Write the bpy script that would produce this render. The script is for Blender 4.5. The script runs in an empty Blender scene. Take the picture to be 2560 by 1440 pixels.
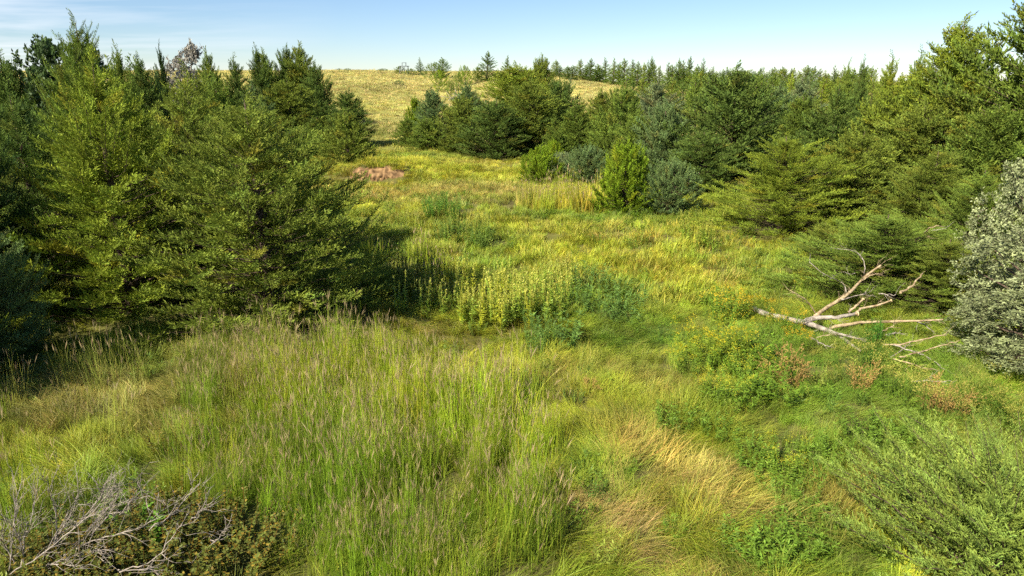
import bpy, math, numpy as np
from mathutils import Vector, Matrix
R = math.radians
SC = bpy.context.scene
COL = SC.collection

# ------------------------------------------------------------------ camera
CAM_H, PITCH, FPX = 6.5, R(17.0), 1707.0
cam = bpy.data.cameras.new('camera'); cam.lens = 24.0; cam.sensor_width = 36.0
cam.clip_start = 0.1; cam.clip_end = 8000
cam_o = bpy.data.objects.new('camera', cam); COL.objects.link(cam_o)
cam_o.location = (0, 0, CAM_H); cam_o.rotation_euler = (R(90) - PITCH, 0, 0)
SC.camera = cam_o

# ------------------------------------------------------------------ world, sun, exposure
SUN_TO = Vector((-0.68, -0.73, 0)).normalized(); SUN_EL = R(40)
wd = bpy.data.worlds.new('World'); SC.world = wd; wd.use_nodes = True
nt = wd.node_tree; N = nt.nodes; Lk = nt.links
bg = N['Background']; bg.inputs[1].default_value = 0.053
sky = N.new('ShaderNodeTexSky'); sky.sky_type = 'NISHITA'; sky.sun_disc = False
sky.sun_elevation = SUN_EL; sky.sun_rotation = math.atan2(SUN_TO.x, SUN_TO.y)
sky.altitude = 600; sky.air_density = 1.0; sky.dust_density = 0.0; sky.ozone_density = 3.0
# thin cirrus: noise on a plane high overhead, stretched by the wind
tc = N.new('ShaderNodeTexCoord'); sp = N.new('ShaderNodeSeparateXYZ')
Lk.new(tc.outputs['Generated'], sp.inputs[0])
def mth(op, a, b=None):
    m = N.new('ShaderNodeMath'); m.operation = op
    for i, v in enumerate((a, b)):
        if v is None: continue
        if isinstance(v, (int, float)): m.inputs[i].default_value = v
        else: Lk.new(v, m.inputs[i])
    return m.outputs[0]
den = mth('MAXIMUM', mth('ADD', sp.outputs[2], 0.06), 0.02)
cx = mth('DIVIDE', sp.outputs[0], den); cy = mth('DIVIDE', sp.outputs[1], den)
cb = N.new('ShaderNodeCombineXYZ')
Lk.new(mth('MULTIPLY', cx, 0.55), cb.inputs[0]); Lk.new(mth('MULTIPLY', cy, 1.15), cb.inputs[1])
cb.inputs[2].default_value = 3.7
nz = N.new('ShaderNodeTexNoise'); nz.inputs['Scale'].default_value = 0.55
nz.inputs['Detail'].default_value = 7; nz.inputs['Roughness'].default_value = 0.55; nz.inputs['Distortion'].default_value = 0.5
Lk.new(cb.outputs[0], nz.inputs['Vector'])
rp = N.new('ShaderNodeValToRGB'); rp.color_ramp.elements[0].position = 0.40; rp.color_ramp.elements[1].position = 0.68
Lk.new(nz.outputs[0], rp.inputs[0])
# the cirrus field thickens toward the west (left) and thins toward the east
west = mth('ADD', mth('MULTIPLY', sp.outputs[0], -2.4), -0.55)
westc = N.new('ShaderNodeClamp'); Lk.new(west, westc.inputs[0])
cf = mth('MULTIPLY', mth('MULTIPLY', rp.outputs[0], westc.outputs[0]), 0.95)
mixc = N.new('ShaderNodeMixRGB'); Lk.new(cf, mixc.inputs[0])
tn = N.new('ShaderNodeMixRGB'); tn.blend_type = 'MULTIPLY'; tn.inputs[0].default_value = 1; tn.inputs[2].default_value = (.90, .97, 1.10, 1)
Lk.new(sky.outputs[0], tn.inputs[1]); Lk.new(tn.outputs[0], mixc.inputs[1])
mixc.inputs[2].default_value = (8.6, 9.0, 9.6, 1)
Lk.new(mixc.outputs[0], bg.inputs[0])

sl = bpy.data.lights.new('sun', 'SUN'); sl.energy = 4.8; sl.angle = R(0.55); sl.color = (1.0, 0.92, 0.77)
so = bpy.data.objects.new('sun', sl); COL.objects.link(so)
sdir = Vector((SUN_TO.x*math.cos(SUN_EL), SUN_TO.y*math.cos(SUN_EL), math.sin(SUN_EL)))
so.rotation_euler = sdir.to_track_quat('Z', 'Y').to_euler(); so.location = sdir*60
vs = SC.view_settings; vs.view_transform = 'Standard'; vs.look = 'None'; vs.gamma = 1; vs.exposure = 1.22
cy_ = SC.cycles
cy_.max_bounces = 5; cy_.diffuse_bounces = 3; cy_.glossy_bounces = 1; cy_.transmission_bounces = 3; cy_.transparent_max_bounces = 4
cy_.use_adaptive_sampling = True; cy_.adaptive_threshold = 0.03; cy_.use_denoising = False; SC.render.filter_size = 1.25
cy_.sample_clamp_indirect = 6; wd.cycles.sampling_method = 'NONE'; cy_.use_light_tree = False

# ------------------------------------------------------------------ maths helpers
def vnoise(x, y, seed=0):
    x = np.asarray(x, float); y = np.asarray(y, float)
    xi = np.floor(x).astype(np.int64); yi = np.floor(y).astype(np.int64)
    fx = x - xi; fy = y - yi
    fx = fx*fx*(3 - 2*fx); fy = fy*fy*(3 - 2*fy)
    def h(a, b):
        n = (a*374761393 + b*668265263 + seed*1442695041) & 0x7fffffff
        n = ((n ^ (n >> 13))*1274126177) & 0x7fffffff
        return ((n ^ (n >> 16)) & 0xffff)/65535.0
    return (h(xi, yi)*(1-fx)+h(xi+1, yi)*fx)*(1-fy) + (h(xi, yi+1)*(1-fx)+h(xi+1, yi+1)*fx)*fy
def fbm(x, y, seed=0, o=3):
    s = 0; a = .5; t = 0
    for i in range(o):
        s = s + a*vnoise(np.asarray(x)*2**i, np.asarray(y)*2**i, seed+i*17); t += a; a *= .5
    return s/t
def sstep(a, b, x):
    t = np.clip((x-a)/(b-a), 0, 1); return t*t*(3-2*t)
def H(x, y):
    x = np.asarray(x, float); y = np.asarray(y, float)
    left = 7.9*sstep(50, 155, y - 6*sstep(-8, -26, x)*0 + 10*sstep(-12, -30, x))
    right = 4.3*sstep(62, 118, y)
    w = sstep(-2, 26, x - (y-60)*0.06)
    z = left*(1-w) + right*w
    z = z - 0.006*np.maximum(y-190, 0)*(1-w) - 0.012*np.maximum(y-230, 0)*w*(y < 900)
    z = np.where(y > 900, np.minimum(z, -2.0), z)
    near = 1 - sstep(60, 140, y)
    z = z + (fbm(x*.12, y*.12, 3)-.5)*0.7*near + (fbm(x*.7+9, y*.7, 5, 2)-.5)*0.22*near + (fbm(x*.03, y*.03, 8)-.5)*1.0*sstep(70, 130, y)
    # the little mound behind the cut bank, and the drop in front of it
    z = z + .85*np.exp(-((x+9.1)/2.7)**2)*sstep(45.5, 47.0, y)*(1-sstep(47.5, 56, y))
    return z
def Hs(x, y): return float(H(np.array([x]), np.array([y]))[0])
CP, SP_ = math.cos(PITCH), math.sin(PITCH)
def ray(u, v):
    a = (u-1280)/FPX; b = (720-v)/FPX
    return np.array([a, CP + b*SP_, -SP_ + b*CP])
def ground_at(u, v, h=0.0):
    """where the line of sight through a photo point meets the ground (raised by h)"""
    d = ray(u, v); t = 4.0; p = np.array([0, 0, CAM_H])
    ts = np.concatenate([np.linspace(4, 80, 1500), np.linspace(80, 300, 800)])
    P = p[None] + ts[:, None]*d[None]
    below = P[:, 2] < H(P[:, 0], P[:, 1]) + h
    k = int(np.argmax(below)) if below.any() else len(ts)-1
    q = P[k]; return np.array([q[0], q[1], Hs(q[0], q[1]) + h])
def at_depth(u, y):
    """ground point at distance y along the view column u (ground height taken into account)"""
    z = 0.0
    for _ in range(4):
        x = (u-1280)/FPX*(y*CP - (z-CAM_H)*SP_); z = Hs(x, y)
    return np.array([x, y, z])
def z_for(v, y):
    b = math.atan((720-v)/FPX) - PITCH
    return CAM_H + y*math.tan(b)

# ------------------------------------------------------------------ object helpers
def make_mesh(name, V, F, mat=None, col=None, smooth=False):
    V = np.asarray(V, np.float32); me = bpy.data.meshes.new(name)
    if isinstance(F, np.ndarray):
        n, k = F.shape
        me.vertices.add(len(V)); me.vertices.foreach_set('co', V.ravel())
        me.loops.add(n*k); me.loops.foreach_set('vertex_index', F.astype(np.int32).ravel())
        me.polygons.add(n); me.polygons.foreach_set('loop_start', np.arange(0, n*k, k, dtype=np.int32))
        me.update(calc_edges=True)
    else:
        me.from_pydata(V.tolist(), [], F); me.update()
    if col is not None:
        a = me.color_attributes.new('col', 'FLOAT_COLOR', 'POINT')
        c = np.asarray(col, np.float32)
        if c.shape[1] == 3: c = np.concatenate([c, np.zeros((len(c), 1), np.float32)], 1)
        a.data.foreach_set('color', c.ravel())
    if smooth: me.polygons.foreach_set('use_smooth', np.ones(len(me.polygons), bool))
    if mat: me.materials.append(mat)
    return me
def link(name, data, parent=None, loc=None):
    o = bpy.data.objects.new(name, data); COL.objects.link(o)
    if parent is not None: o.parent = parent
    if loc is not None: o.location = loc
    return o
def tag(o, label=None, cat=None, group=None, kind=None):
    if label: o['label'] = label
    if cat: o['category'] = cat
    if group: o['group'] = group
    if kind: o['kind'] = kind
    return o
class Geo:
    """collects quads / tubes with a colour per vertex, all quads"""
    def __init__(s): s.V = []; s.F = []; s.C = []; s.n = 0
    def add(s, V, F, C):
        s.V.append(V); s.F.append(F + s.n); s.C.append(C); s.n += len(V)
    def kites(s, B, D, S, L, W, C, mid=.42):
        """tapered leaves: base B, direction D, side S, length L, half width W, colour C (n,3|4)"""
        n = len(B); L = np.broadcast_to(L, (n,))[:, None]; W = np.broadcast_to(W, (n,))[:, None]
        V = np.empty((n, 4, 3)); V[:, 0] = B; V[:, 1] = B + D*L*mid + S*W; V[:, 2] = B + D*L; V[:, 3] = B + D*L*mid - S*W
        C = np.asarray(C, float)
        if C.shape[1] == 3: C = np.concatenate([C, np.zeros((n, 1))], 1)
        s.add(V.reshape(-1, 3), np.arange(n*4).reshape(n, 4), np.repeat(C, 4, 0))
    def tube(s, P, rad, seg=6, c=(1, 1, 1, 0), cap=True):
        P = np.asarray(P, float); m = len(P); rad = np.broadcast_to(rad, (m,))
        T = np.gradient(P, axis=0); T /= np.linalg.norm(T, axis=1)[:, None] + 1e-9
        ref = np.array([0, 0, 1.]) if abs(T[0, 2]) < .9 else np.array([1., 0, 0])
        A = np.cross(T, ref); A /= np.linalg.norm(A, axis=1)[:, None] + 1e-9; Bn = np.cross(T, A)
        an = np.linspace(0, 2*np.pi, seg, endpoint=False)
        V = P[:, None] + rad[:, None, None]*(np.cos(an)[None, :, None]*A[:, None] + np.sin(an)[None, :, None]*Bn[:, None])
        V = V.reshape(-1, 3); F = []
        for i in range(m-1):
            for k in range(seg):
                k2 = (k+1) % seg; F.append((i*seg+k, i*seg+k2, (i+1)*seg+k2, (i+1)*seg+k))
        if cap:
            V = np.concatenate([V, P[-1:], P[:1]]); e = m*seg
            for k in range(0, seg, 2):
                F.append(((m-1)*seg+k, (m-1)*seg+(k+1) % seg, (m-1)*seg+(k+2) % seg, e))
                F.append((k, e+1, (k+2) % seg, (k+1) % seg))
        c = np.asarray(c, float); c = np.append(c, 0) if len(c) == 3 else c
        s.add(V, np.array(F), np.repeat(c[None], len(V), 0))
    def mesh(s, name, mat, smooth=False):
        return make_mesh(name, np.concatenate(s.V), np.concatenate(s.F), mat, np.concatenate(s.C), smooth)
def norm(a): return a/(np.linalg.norm(a, axis=-1, keepdims=True) + 1e-9)
def side_of(D, rng):
    r = rng.normal(size=D.shape); return norm(np.cross(D, r))
def spline(P, n):
    P = np.asarray(P, float)
    if len(P) < 3: 
        t = np.linspace(0, 1, n)[:, None]; return P[0]*(1-t) + P[-1]*t
    out = []
    Q = np.concatenate([2*P[:1]-P[1:2], P, 2*P[-1:]-P[-2:-1]])
    m = len(P)-1
    for tt in np.linspace(0, m-1e-6, n):
        i = int(tt); t = tt - i; a, b, c, d = Q[i], Q[i+1], Q[i+2], Q[i+3]
        out.append(.5*((2*b) + (-a+c)*t + (2*a-5*b+4*c-d)*t*t + (-a+3*b-3*c+d)*t**3))
    return np.array(out)

# ------------------------------------------------------------------ materials
def new_mat(name):
    m = bpy.data.materials.new(name); m.use_nodes = True
    for n in list(m.node_tree.nodes): m.node_tree.nodes.remove(n)
    return m, m.node_tree.nodes, m.node_tree.links
def leaf_mat(name, mode, transl=.28, rough=.55, spec=.25, vary=.25):
    """mode: 'object' colour = object colour x vertex colour; 'instancer' = instance tint x vertex colour; 'plain' = vertex colour.
    vertex colour alpha 1 keeps the vertex colour as it is (bark, seed heads, flowers)"""
    m, n, l = new_mat(name)
    out = n.new('ShaderNodeOutputMaterial'); at = n.new('ShaderNodeAttribute'); at.attribute_name = 'col'
    colr = at.outputs['Color']
    if mode != 'plain':
        if mode == 'object':
            oi = n.new('ShaderNodeObjectInfo'); src = oi.outputs['Color']
        else:
            ia = n.new('ShaderNodeAttribute'); ia.attribute_type = 'INSTANCER'; ia.attribute_name = 'tint'; src = ia.outputs['Color']
        mu = n.new('ShaderNodeMixRGB'); mu.blend_type = 'MULTIPLY'; mu.inputs[0].default_value = 1
        l.new(src, mu.inputs[1]); l.new(at.outputs['Color'], mu.inputs[2])
        mx = n.new('ShaderNodeMixRGB'); l.new(at.outputs['Alpha'], mx.inputs[0]); l.new(mu.outputs[0], mx.inputs[1]); l.new(at.outputs['Color'], mx.inputs[2])
        colr = mx.outputs[0]
    if vary:
        geo = n.new('ShaderNodeNewGeometry'); nz = n.new('ShaderNodeTexNoise'); nz.inputs['Scale'].default_value = 1.7; nz.inputs['Detail'].default_value = 3
        l.new(geo.outputs['Position'], nz.inputs['Vector'])
        mr = n.new('ShaderNodeMapRange'); mr.inputs[1].default_value = .3; mr.inputs[2].default_value = .7; mr.inputs[3].default_value = 1-vary; mr.inputs[4].default_value = 1+vary
        l.new(nz.outputs[0], mr.inputs[0])
        vm = n.new('ShaderNodeVectorMath'); vm.operation = 'SCALE'; l.new(colr, vm.inputs[0]); l.new(mr.outputs[0], vm.inputs['Scale']); colr = vm.outputs[0]
    b = n.new('ShaderNodeBsdfPrincipled'); b.inputs['Roughness'].default_value = rough; b.inputs['Specular IOR Level'].default_value = spec
    l.new(colr, b.inputs['Base Color'])
    tr = n.new('ShaderNodeBsdfTranslucent'); l.new(colr, tr.inputs[0])
    ms = n.new('ShaderNodeMixShader'); ms.inputs[0].default_value = transl
    l.new(b.outputs[0], ms.inputs[1]); l.new(tr.outputs[0], ms.inputs[2]); l.new(ms.outputs[0], out.inputs[0])
    return m
def bark_mat(name, c1, c2, scale=14, bump=.5):
    m, n, l = new_mat(name)
    out = n.new('ShaderNodeOutputMaterial'); b = n.new('ShaderNodeBsdfPrincipled'); b.inputs['Roughness'].default_value = .85; b.inputs['Specular IOR Level'].default_value = .15
    tc = n.new('ShaderNodeTexCoord'); nz = n.new('ShaderNodeTexNoise'); nz.inputs['Scale'].default_value = scale; nz.inputs['Detail'].default_value = 6
    l.new(tc.outputs['Object'], nz.inputs['Vector'])
    rp = n.new('ShaderNodeValToRGB'); rp.color_ramp.elements[0].position = .35; rp.color_ramp.elements[1].position = .65
    rp.color_ramp.elements[0].color = (*c1, 1); rp.color_ramp.elements[1].color = (*c2, 1)
    l.new(nz.outputs[0], rp.inputs[0]); l.new(rp.outputs[0], b.inputs['Base Color'])
    bp = n.new('ShaderNodeBump'); bp.inputs['Strength'].default_value = bump; bp.inputs['Distance'].default_value = .02
    nz2 = n.new('ShaderNodeTexNoise'); nz2.inputs['Scale'].default_value = scale*4; nz2.inputs['Detail'].default_value = 5
    l.new(tc.outputs['Object'], nz2.inputs['Vector']); l.new(nz2.outputs[0], bp.inputs['Height']); l.new(bp.outputs[0], b.inputs['Normal'])
    l.new(b.outputs[0], out.inputs[0]); return m
M_CEDAR = leaf_mat('cedar_foliage', 'object', .20, .65, .08)
M_BROAD = leaf_mat('broad_foliage', 'object', .3, .5, .3)
M_PLANT = leaf_mat('plant_foliage', 'object', .32, .55, .25, .15)
M_GRASS = leaf_mat('grass_blades', 'instancer', .34, .5, .25, .18)
M_BARK = bark_mat('cedar_bark', (.05, .035, .025), (.12, .085, .06))
M_DEAD = bark_mat('weathered_wood', (.15, .125, .10), (.40, .35, .29), 11, .9)
M_DEADTAN = bark_mat('peeled_wood', (.20, .14, .075), (.44, .34, .21), 10, .9)
M_TWIG = bark_mat('grey_twigs', (.18, .15, .125), (.37, .32, .265), 12, .2)
M_CUT = bark_mat('cut_wood', (.50, .34, .17), (.66, .48, .27), 20, .1)
M_METAL = bark_mat('dull_steel', (.10, .11, .12), (.20, .21, .22), 6, .05)
M_SOIL = bark_mat('bare_soil', (.09, .05, .022), (.33, .205, .095), 2.2, 1.0)

def ground_mat():
    m, n, l = new_mat('meadow_ground')
    out = n.new('ShaderNodeOutputMaterial'); b = n.new('ShaderNodeBsdfPrincipled'); b.inputs['Roughness'].default_value = .95; b.inputs['Specular IOR Level'].default_value = .1
    at = n.new('ShaderNodeAttribute'); at.attribute_name = 'col'
    geo = n.new('ShaderNodeNewGeometry')
    nz = n.new('ShaderNodeTexNoise'); nz.inputs['Scale'].default_value = .9; nz.inputs['Detail'].default_value = 9; nz.inputs['Roughness'].default_value = .65
    l.new(geo.outputs['Position'], nz.inputs['Vector'])
    mr = n.new('ShaderNodeMapRange'); mr.inputs[1].default_value = .3; mr.inputs[2].default_value = .7; mr.inputs[3].default_value = .55; mr.inputs[4].default_value = 1.35
    l.new(nz.outputs[0], mr.inputs[0])
    vm = n.new('ShaderNodeVectorMath'); vm.operation = 'SCALE'; l.new(at.outputs['Color'], vm.inputs[0]); l.new(mr.outputs[0], vm.inputs['Scale'])
    l.new(vm.outputs[0], b.inputs['Base Color'])
    bp = n.new('ShaderNodeBump'); bp.inputs['Strength'].default_value = .6; bp.inputs['Distance'].default_value = .12
    l.new(nz.outputs[0], bp.inputs['Height']); l.new(bp.outputs[0], b.inputs['Normal'])
    l.new(b.outputs[0], out.inputs[0]); return m

# ------------------------------------------------------------------ colour of the sward over the land
GREEN = np.array([.115, .21, .020]); LUSH = np.array([.125, .205, .022]); YEL = np.array([.325, .355, .028])
GOLD = np.array([.38, .325, .075]); TAN = np.array([.46, .335, .125]); OLIVE = np.array([.20, .19, .045]); HILL = np.array([.325, .31, .095])
# patches seen in the photograph: (photo point, radius in metres along x and y, colour, weight)
PATCH = []
def patch(u, v, rx, ry, c, w):
    if c is TAN: w *= .75; rx *= .85; ry *= .85
    p = ground_at(u, v); PATCH.append((p[0], p[1], rx, ry, c, w))
for a in [(1540, 1330, .75, .55, TAN, 1.0), (1600, 1430, .8, .5, TAN, .8), (1760, 1425, .7, .35, TAN, .8), (1620, 1165, .9, .35, GOLD, .8), (1720, 1225, .8, .45, GOLD, .8),
          (1580, 1130, .5, .25, GOLD, .8), (1670, 1190, .5, .25, TAN, .7), (1770, 1280, .5, .3, GOLD, .8), (1800, 1330, .4, .3, TAN, .7), (1480, 1270, .5, .4, TAN, .9), (1580, 1290, .5, .4, TAN, .8), (1850, 1275, .5, .3, GOLD, .7), (1870, 1225, .7, .35, TAN, .55), (1075, 820, .8, .6, TAN, 1.0), (1925, 1085, .7, .35, TAN, .8), (1965, 1130, .5, .3, TAN, .8), (1760, 1165, .3, .25, TAN, .8),
          (1650, 970, 1.1, 1.0, GOLD, .55), (1480, 930, 1.6, 1.2, OLIVE, .5), (1300, 940, 1.2, .8, OLIVE, .6), (1560, 1080, .9, .5, OLIVE, .5),
          (250, 1000, 3.5, 1.5, OLIVE, .8), (330, 930, 1.5, .8, GOLD, .35), (150, 980, 2.2, .8, GOLD, .4), (90, 1150, 1.6, 1.2, YEL, .5), (560, 1190, .7, .6, YEL, .7),
          (640, 900, 2.2, 1.2, OLIVE, .5), (1000, 1150, 1.6, 1.0, OLIVE, .3), (830, 1390, .8, .5, YEL, .5),
          (1700, 660, 4.0, 3.0, YEL, .8), (1600, 620, 3.0, 2.0, GOLD, .3), (1450, 640, 4.0, 3.0, YEL, .7), (1580, 590, 1.8, .8, TAN, .55), (1440, 570, 3.0, 1.2, GOLD, .35),
          (1790, 690, 1.2, 1.6, TAN, .55), (1660, 720, 2.5, 1.5, YEL, .5), (1130, 475, 9, 4, GOLD, .55), (950, 490, 5, 2.5, GOLD, .6), (1290, 480, 4, 3, TAN, .5), (1180, 505, 6, 1.5, OLIVE, .6),
          (1020, 530, 3, 1.6, YEL, .8), (1200, 440, 10, 3, YEL, .9), (1100, 410, 6, 3, YEL, .6), (1230, 410, 5, 1.5, TAN, .5), (860, 450, 3, 2, OLIVE, .5), (1400, 540, 4, 1, GREEN, .7),
          (1580, 545, 4, 1.2, GREEN, .6), (1250, 560, 2.5, 1.2, YEL, .5), (1080, 545, 3, 1.2, TAN, .4), (1540, 740, 2.0, .9, LUSH, .7), (1880, 650, 2.5, 2.0, GREEN, .6),
          (2050, 880, 3, 2, LUSH, .9), (2250, 960, 3, 2, LUSH, .9), (2420, 1000, 2.5, 1.6, LUSH, .8), (2050, 1100, 2, 1.2, GREEN, .7), (2200, 1050, 2, 1, OLIVE, .4), (1960, 1290, .9, .7, OLIVE, .7),
          (1900, 960, 1.6, 1.0, LUSH, .6), (1700, 1050, .8, .6, LUSH, .5), (1500, 1180, .8, .6, LUSH, .6), (1380, 1040, .8, .5, LUSH, .4), (1900, 1380, .8, .5, LUSH, .5), (870, 330, 6, 5, GREEN, .8), (1030, 390, 5, 2, GREEN, .6), (2050, 1380, 1.0, .8, LUSH, .8), (1990, 1430, .8, .5, LUSH, .7), (2150, 1430, 1.2, .6, LUSH, .7), (2080, 1250, .8, .5, OLIVE, .6), (960, 320, 3.5, 7, OLIVE, .6), (940, 270, 5, 8, YEL, .35), (1000, 230, 7, 5, OLIVE, .35), (860, 225, 6, 8, OLIVE, .3)]:
    patch(*a)
def sward(x, y, dith=None):
    x = np.asarray(x, float); y = np.asarray(y, float)
    n1 = fbm(x*.22+40, y*.22, 21)[..., None]; n2 = fbm(x*.9, y*.9+7, 31)[..., None]; n3 = fbm(x*.07, y*.05, 37)[..., None]
    n1 = np.clip(n1*1.5-.22 + .22*sstep(16, 30, y)[..., None], 0, 1); base = GREEN*(1-n1) + YEL*n1
    far = sstep(36, 58, y)[..., None]
    base = base*(1-far*.5) + (YEL*.6+GOLD*.4)*far*.5
    hill = sstep(58, 80, y + 6*(n3[..., 0]-.5))[..., None]
    base = base*(1-hill) + (HILL*(.75+.5*n1))*hill
    for (px, py, rx, ry, c, w) in PATCH:
        jx = (vnoise(x*1.1, y*1.1, 77)-.5)*rx*.9; jy = (vnoise(x*1.1+31, y*1.1, 78)-.5)*ry*.9
        k = np.exp(-(((x+jx-px)/rx)**2 + ((y+jy-py)/ry)**2)**1.5)[..., None]*w
        if dith is not None: k = .3*k + .7*w*(k > dith.uniform(.08, .6, k.shape))
        base = base*(1-k) + c*k
    base = base*(.62 + .90*n2)
    g = sstep(.55, .75, fbm(x*1.7+3, y*1.7, 51))[..., None]*.25*(1-hill*.5)
    base = base*(1-g) + GOLD*g
    return base
def dryness(x, y):
    d = np.zeros_like(np.asarray(x, float))
    for (px, py, rx, ry, c, w) in PATCH:
        if c is TAN: d = np.maximum(d, w*np.exp(-(((x-px)/rx)**2 + ((y-py)/ry)**2)))
    return d

# ------------------------------------------------------------------ ground sheet
def axis(n, k, lo, hi):
    t = np.linspace(np.arcsinh(lo/k), np.arcsinh(hi/k), n); return np.sinh(t)*k
gx = axis(300, 22, -1800, 1800); gy = axis(380, 22, -40, 3000)
GX, GY = np.meshgrid(gx, gy); GZ = H(GX, GY)
V = np.stack([GX, GY, GZ], -1).reshape(-1, 3); nx = len(gx); ny = len(gy)
ii = (np.arange(ny-1)[:, None]*nx + np.arange(nx-1)[None]).ravel()
F = np.stack([ii, ii+1, ii+1+nx, ii+nx], 1)
gc = sward(V[:, 0], V[:, 1])
soil = np.array([.11, .085, .045]); fk = (.9*(1-sstep(40, 110, V[:, 1])))[:, None]
gc = gc*.85*(1-fk) + (soil*.62+gc*.14)*fk
ground = link('ground', make_mesh('ground', V, F, ground_mat(), gc, True)); tag(ground, kind='structure')

# cut bank of bare soil
def bank(xc, y0, width):
    nu, nv = 60, 14; V = []
    for i in range(nu):
        q = i/(nu-1); x = xc + (q-.5)*width; e = min(1, min(q*10, (1-q)*2.2))
        ya = y0 + .35*(2*q-.7)**2 + (vnoise(q*9, 0, 4)-.5)*.35; zb = Hs(x, ya) - .06; zt = Hs(x, ya+1.15) + .05*e
        for j in range(nv):
            t = j/(nv-1); a = vnoise(q*22, t*3, 4)-.5; b = vnoise(q*60, t*9, 9)-.5
            yy = ya + (1.15*t**1.6 if t < 1 else 1.25) + (a*.55 + b*.25)*e*(t < 1); zz = zb + (zt-zb)*(t**.65) - .08*(1-e)
            V.append((float(x + a*.12), float(yy), float(zz + b*.04*e)))
    F = np.array([(i*nv+j, (i+1)*nv+j, (i+1)*nv+j+1, i*nv+j+1) for i in range(nu-1) for j in range(nv-1)])
    tag(link('dirt_bank', make_mesh('dirt_bank', np.array(V), F, M_SOIL)), kind='structure')
bank(-9.0, 45.5, 3.6)

# ------------------------------------------------------------------ cedar foliage
def plume(rng, L=.8, nside=24, ntw=8, tw=.075, wid=.0085, spread=.34, droop=.12, flat=.45, hook=.0):
    """a feathery cedar spray along +X, made of small tapered scales-leaves"""
    g_B = []; g_D = []; g_L = []; g_W = []; g_C = []
    ts = np.linspace(.06, 1, nside)
    up = np.array([0, 0, 1.])
    for i, t in enumerate(ts):
        base = np.array([L*t, 0, droop*L*(t*t) - droop*L*.6*t + hook*L*t**3])
        ang = rng.uniform(-1, 1)*math.pi if flat <= 0 else (0 if i % 2 else math.pi) + rng.normal()*flat
        out = np.array([0, math.cos(ang), math.sin(ang)*.8 + .15])
        fw = rng.uniform(.55, 1.05)
        d = norm(np.array([fw, 0, .15]) + out*.85)
        ln = L*spread*(1-t)**.75*rng.uniform(.7, 1.25) + .06*L
        k = max(3, int(ntw*(.4+.8*(1-t))))
        tt = np.linspace(.1, 1, k)[:, None]
        curve = base + d*ln*tt + up*(.16*ln*tt**2)
        dirs = norm(d*.8 + np.array([.35, 0, 0]) + rng.normal(size=(k, 3))*.27 + up*.10)
        g_B.append(curve - dirs*tw*.25); g_D.append(dirs); g_L.append(np.full(k, tw)*rng.uniform(.7, 1.35, k)); g_W.append(np.full(k, wid)*rng.uniform(.8, 1.3, k))
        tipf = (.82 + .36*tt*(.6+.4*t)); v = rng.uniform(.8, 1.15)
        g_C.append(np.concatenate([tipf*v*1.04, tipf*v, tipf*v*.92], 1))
    B = np.concatenate(g_B); D = np.concatenate(g_D); Ln = np.concatenate(g_L); W = np.concatenate(g_W); C = np.concatenate(g_C)
    return B, D, side_of(D, rng), Ln, W, C
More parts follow.
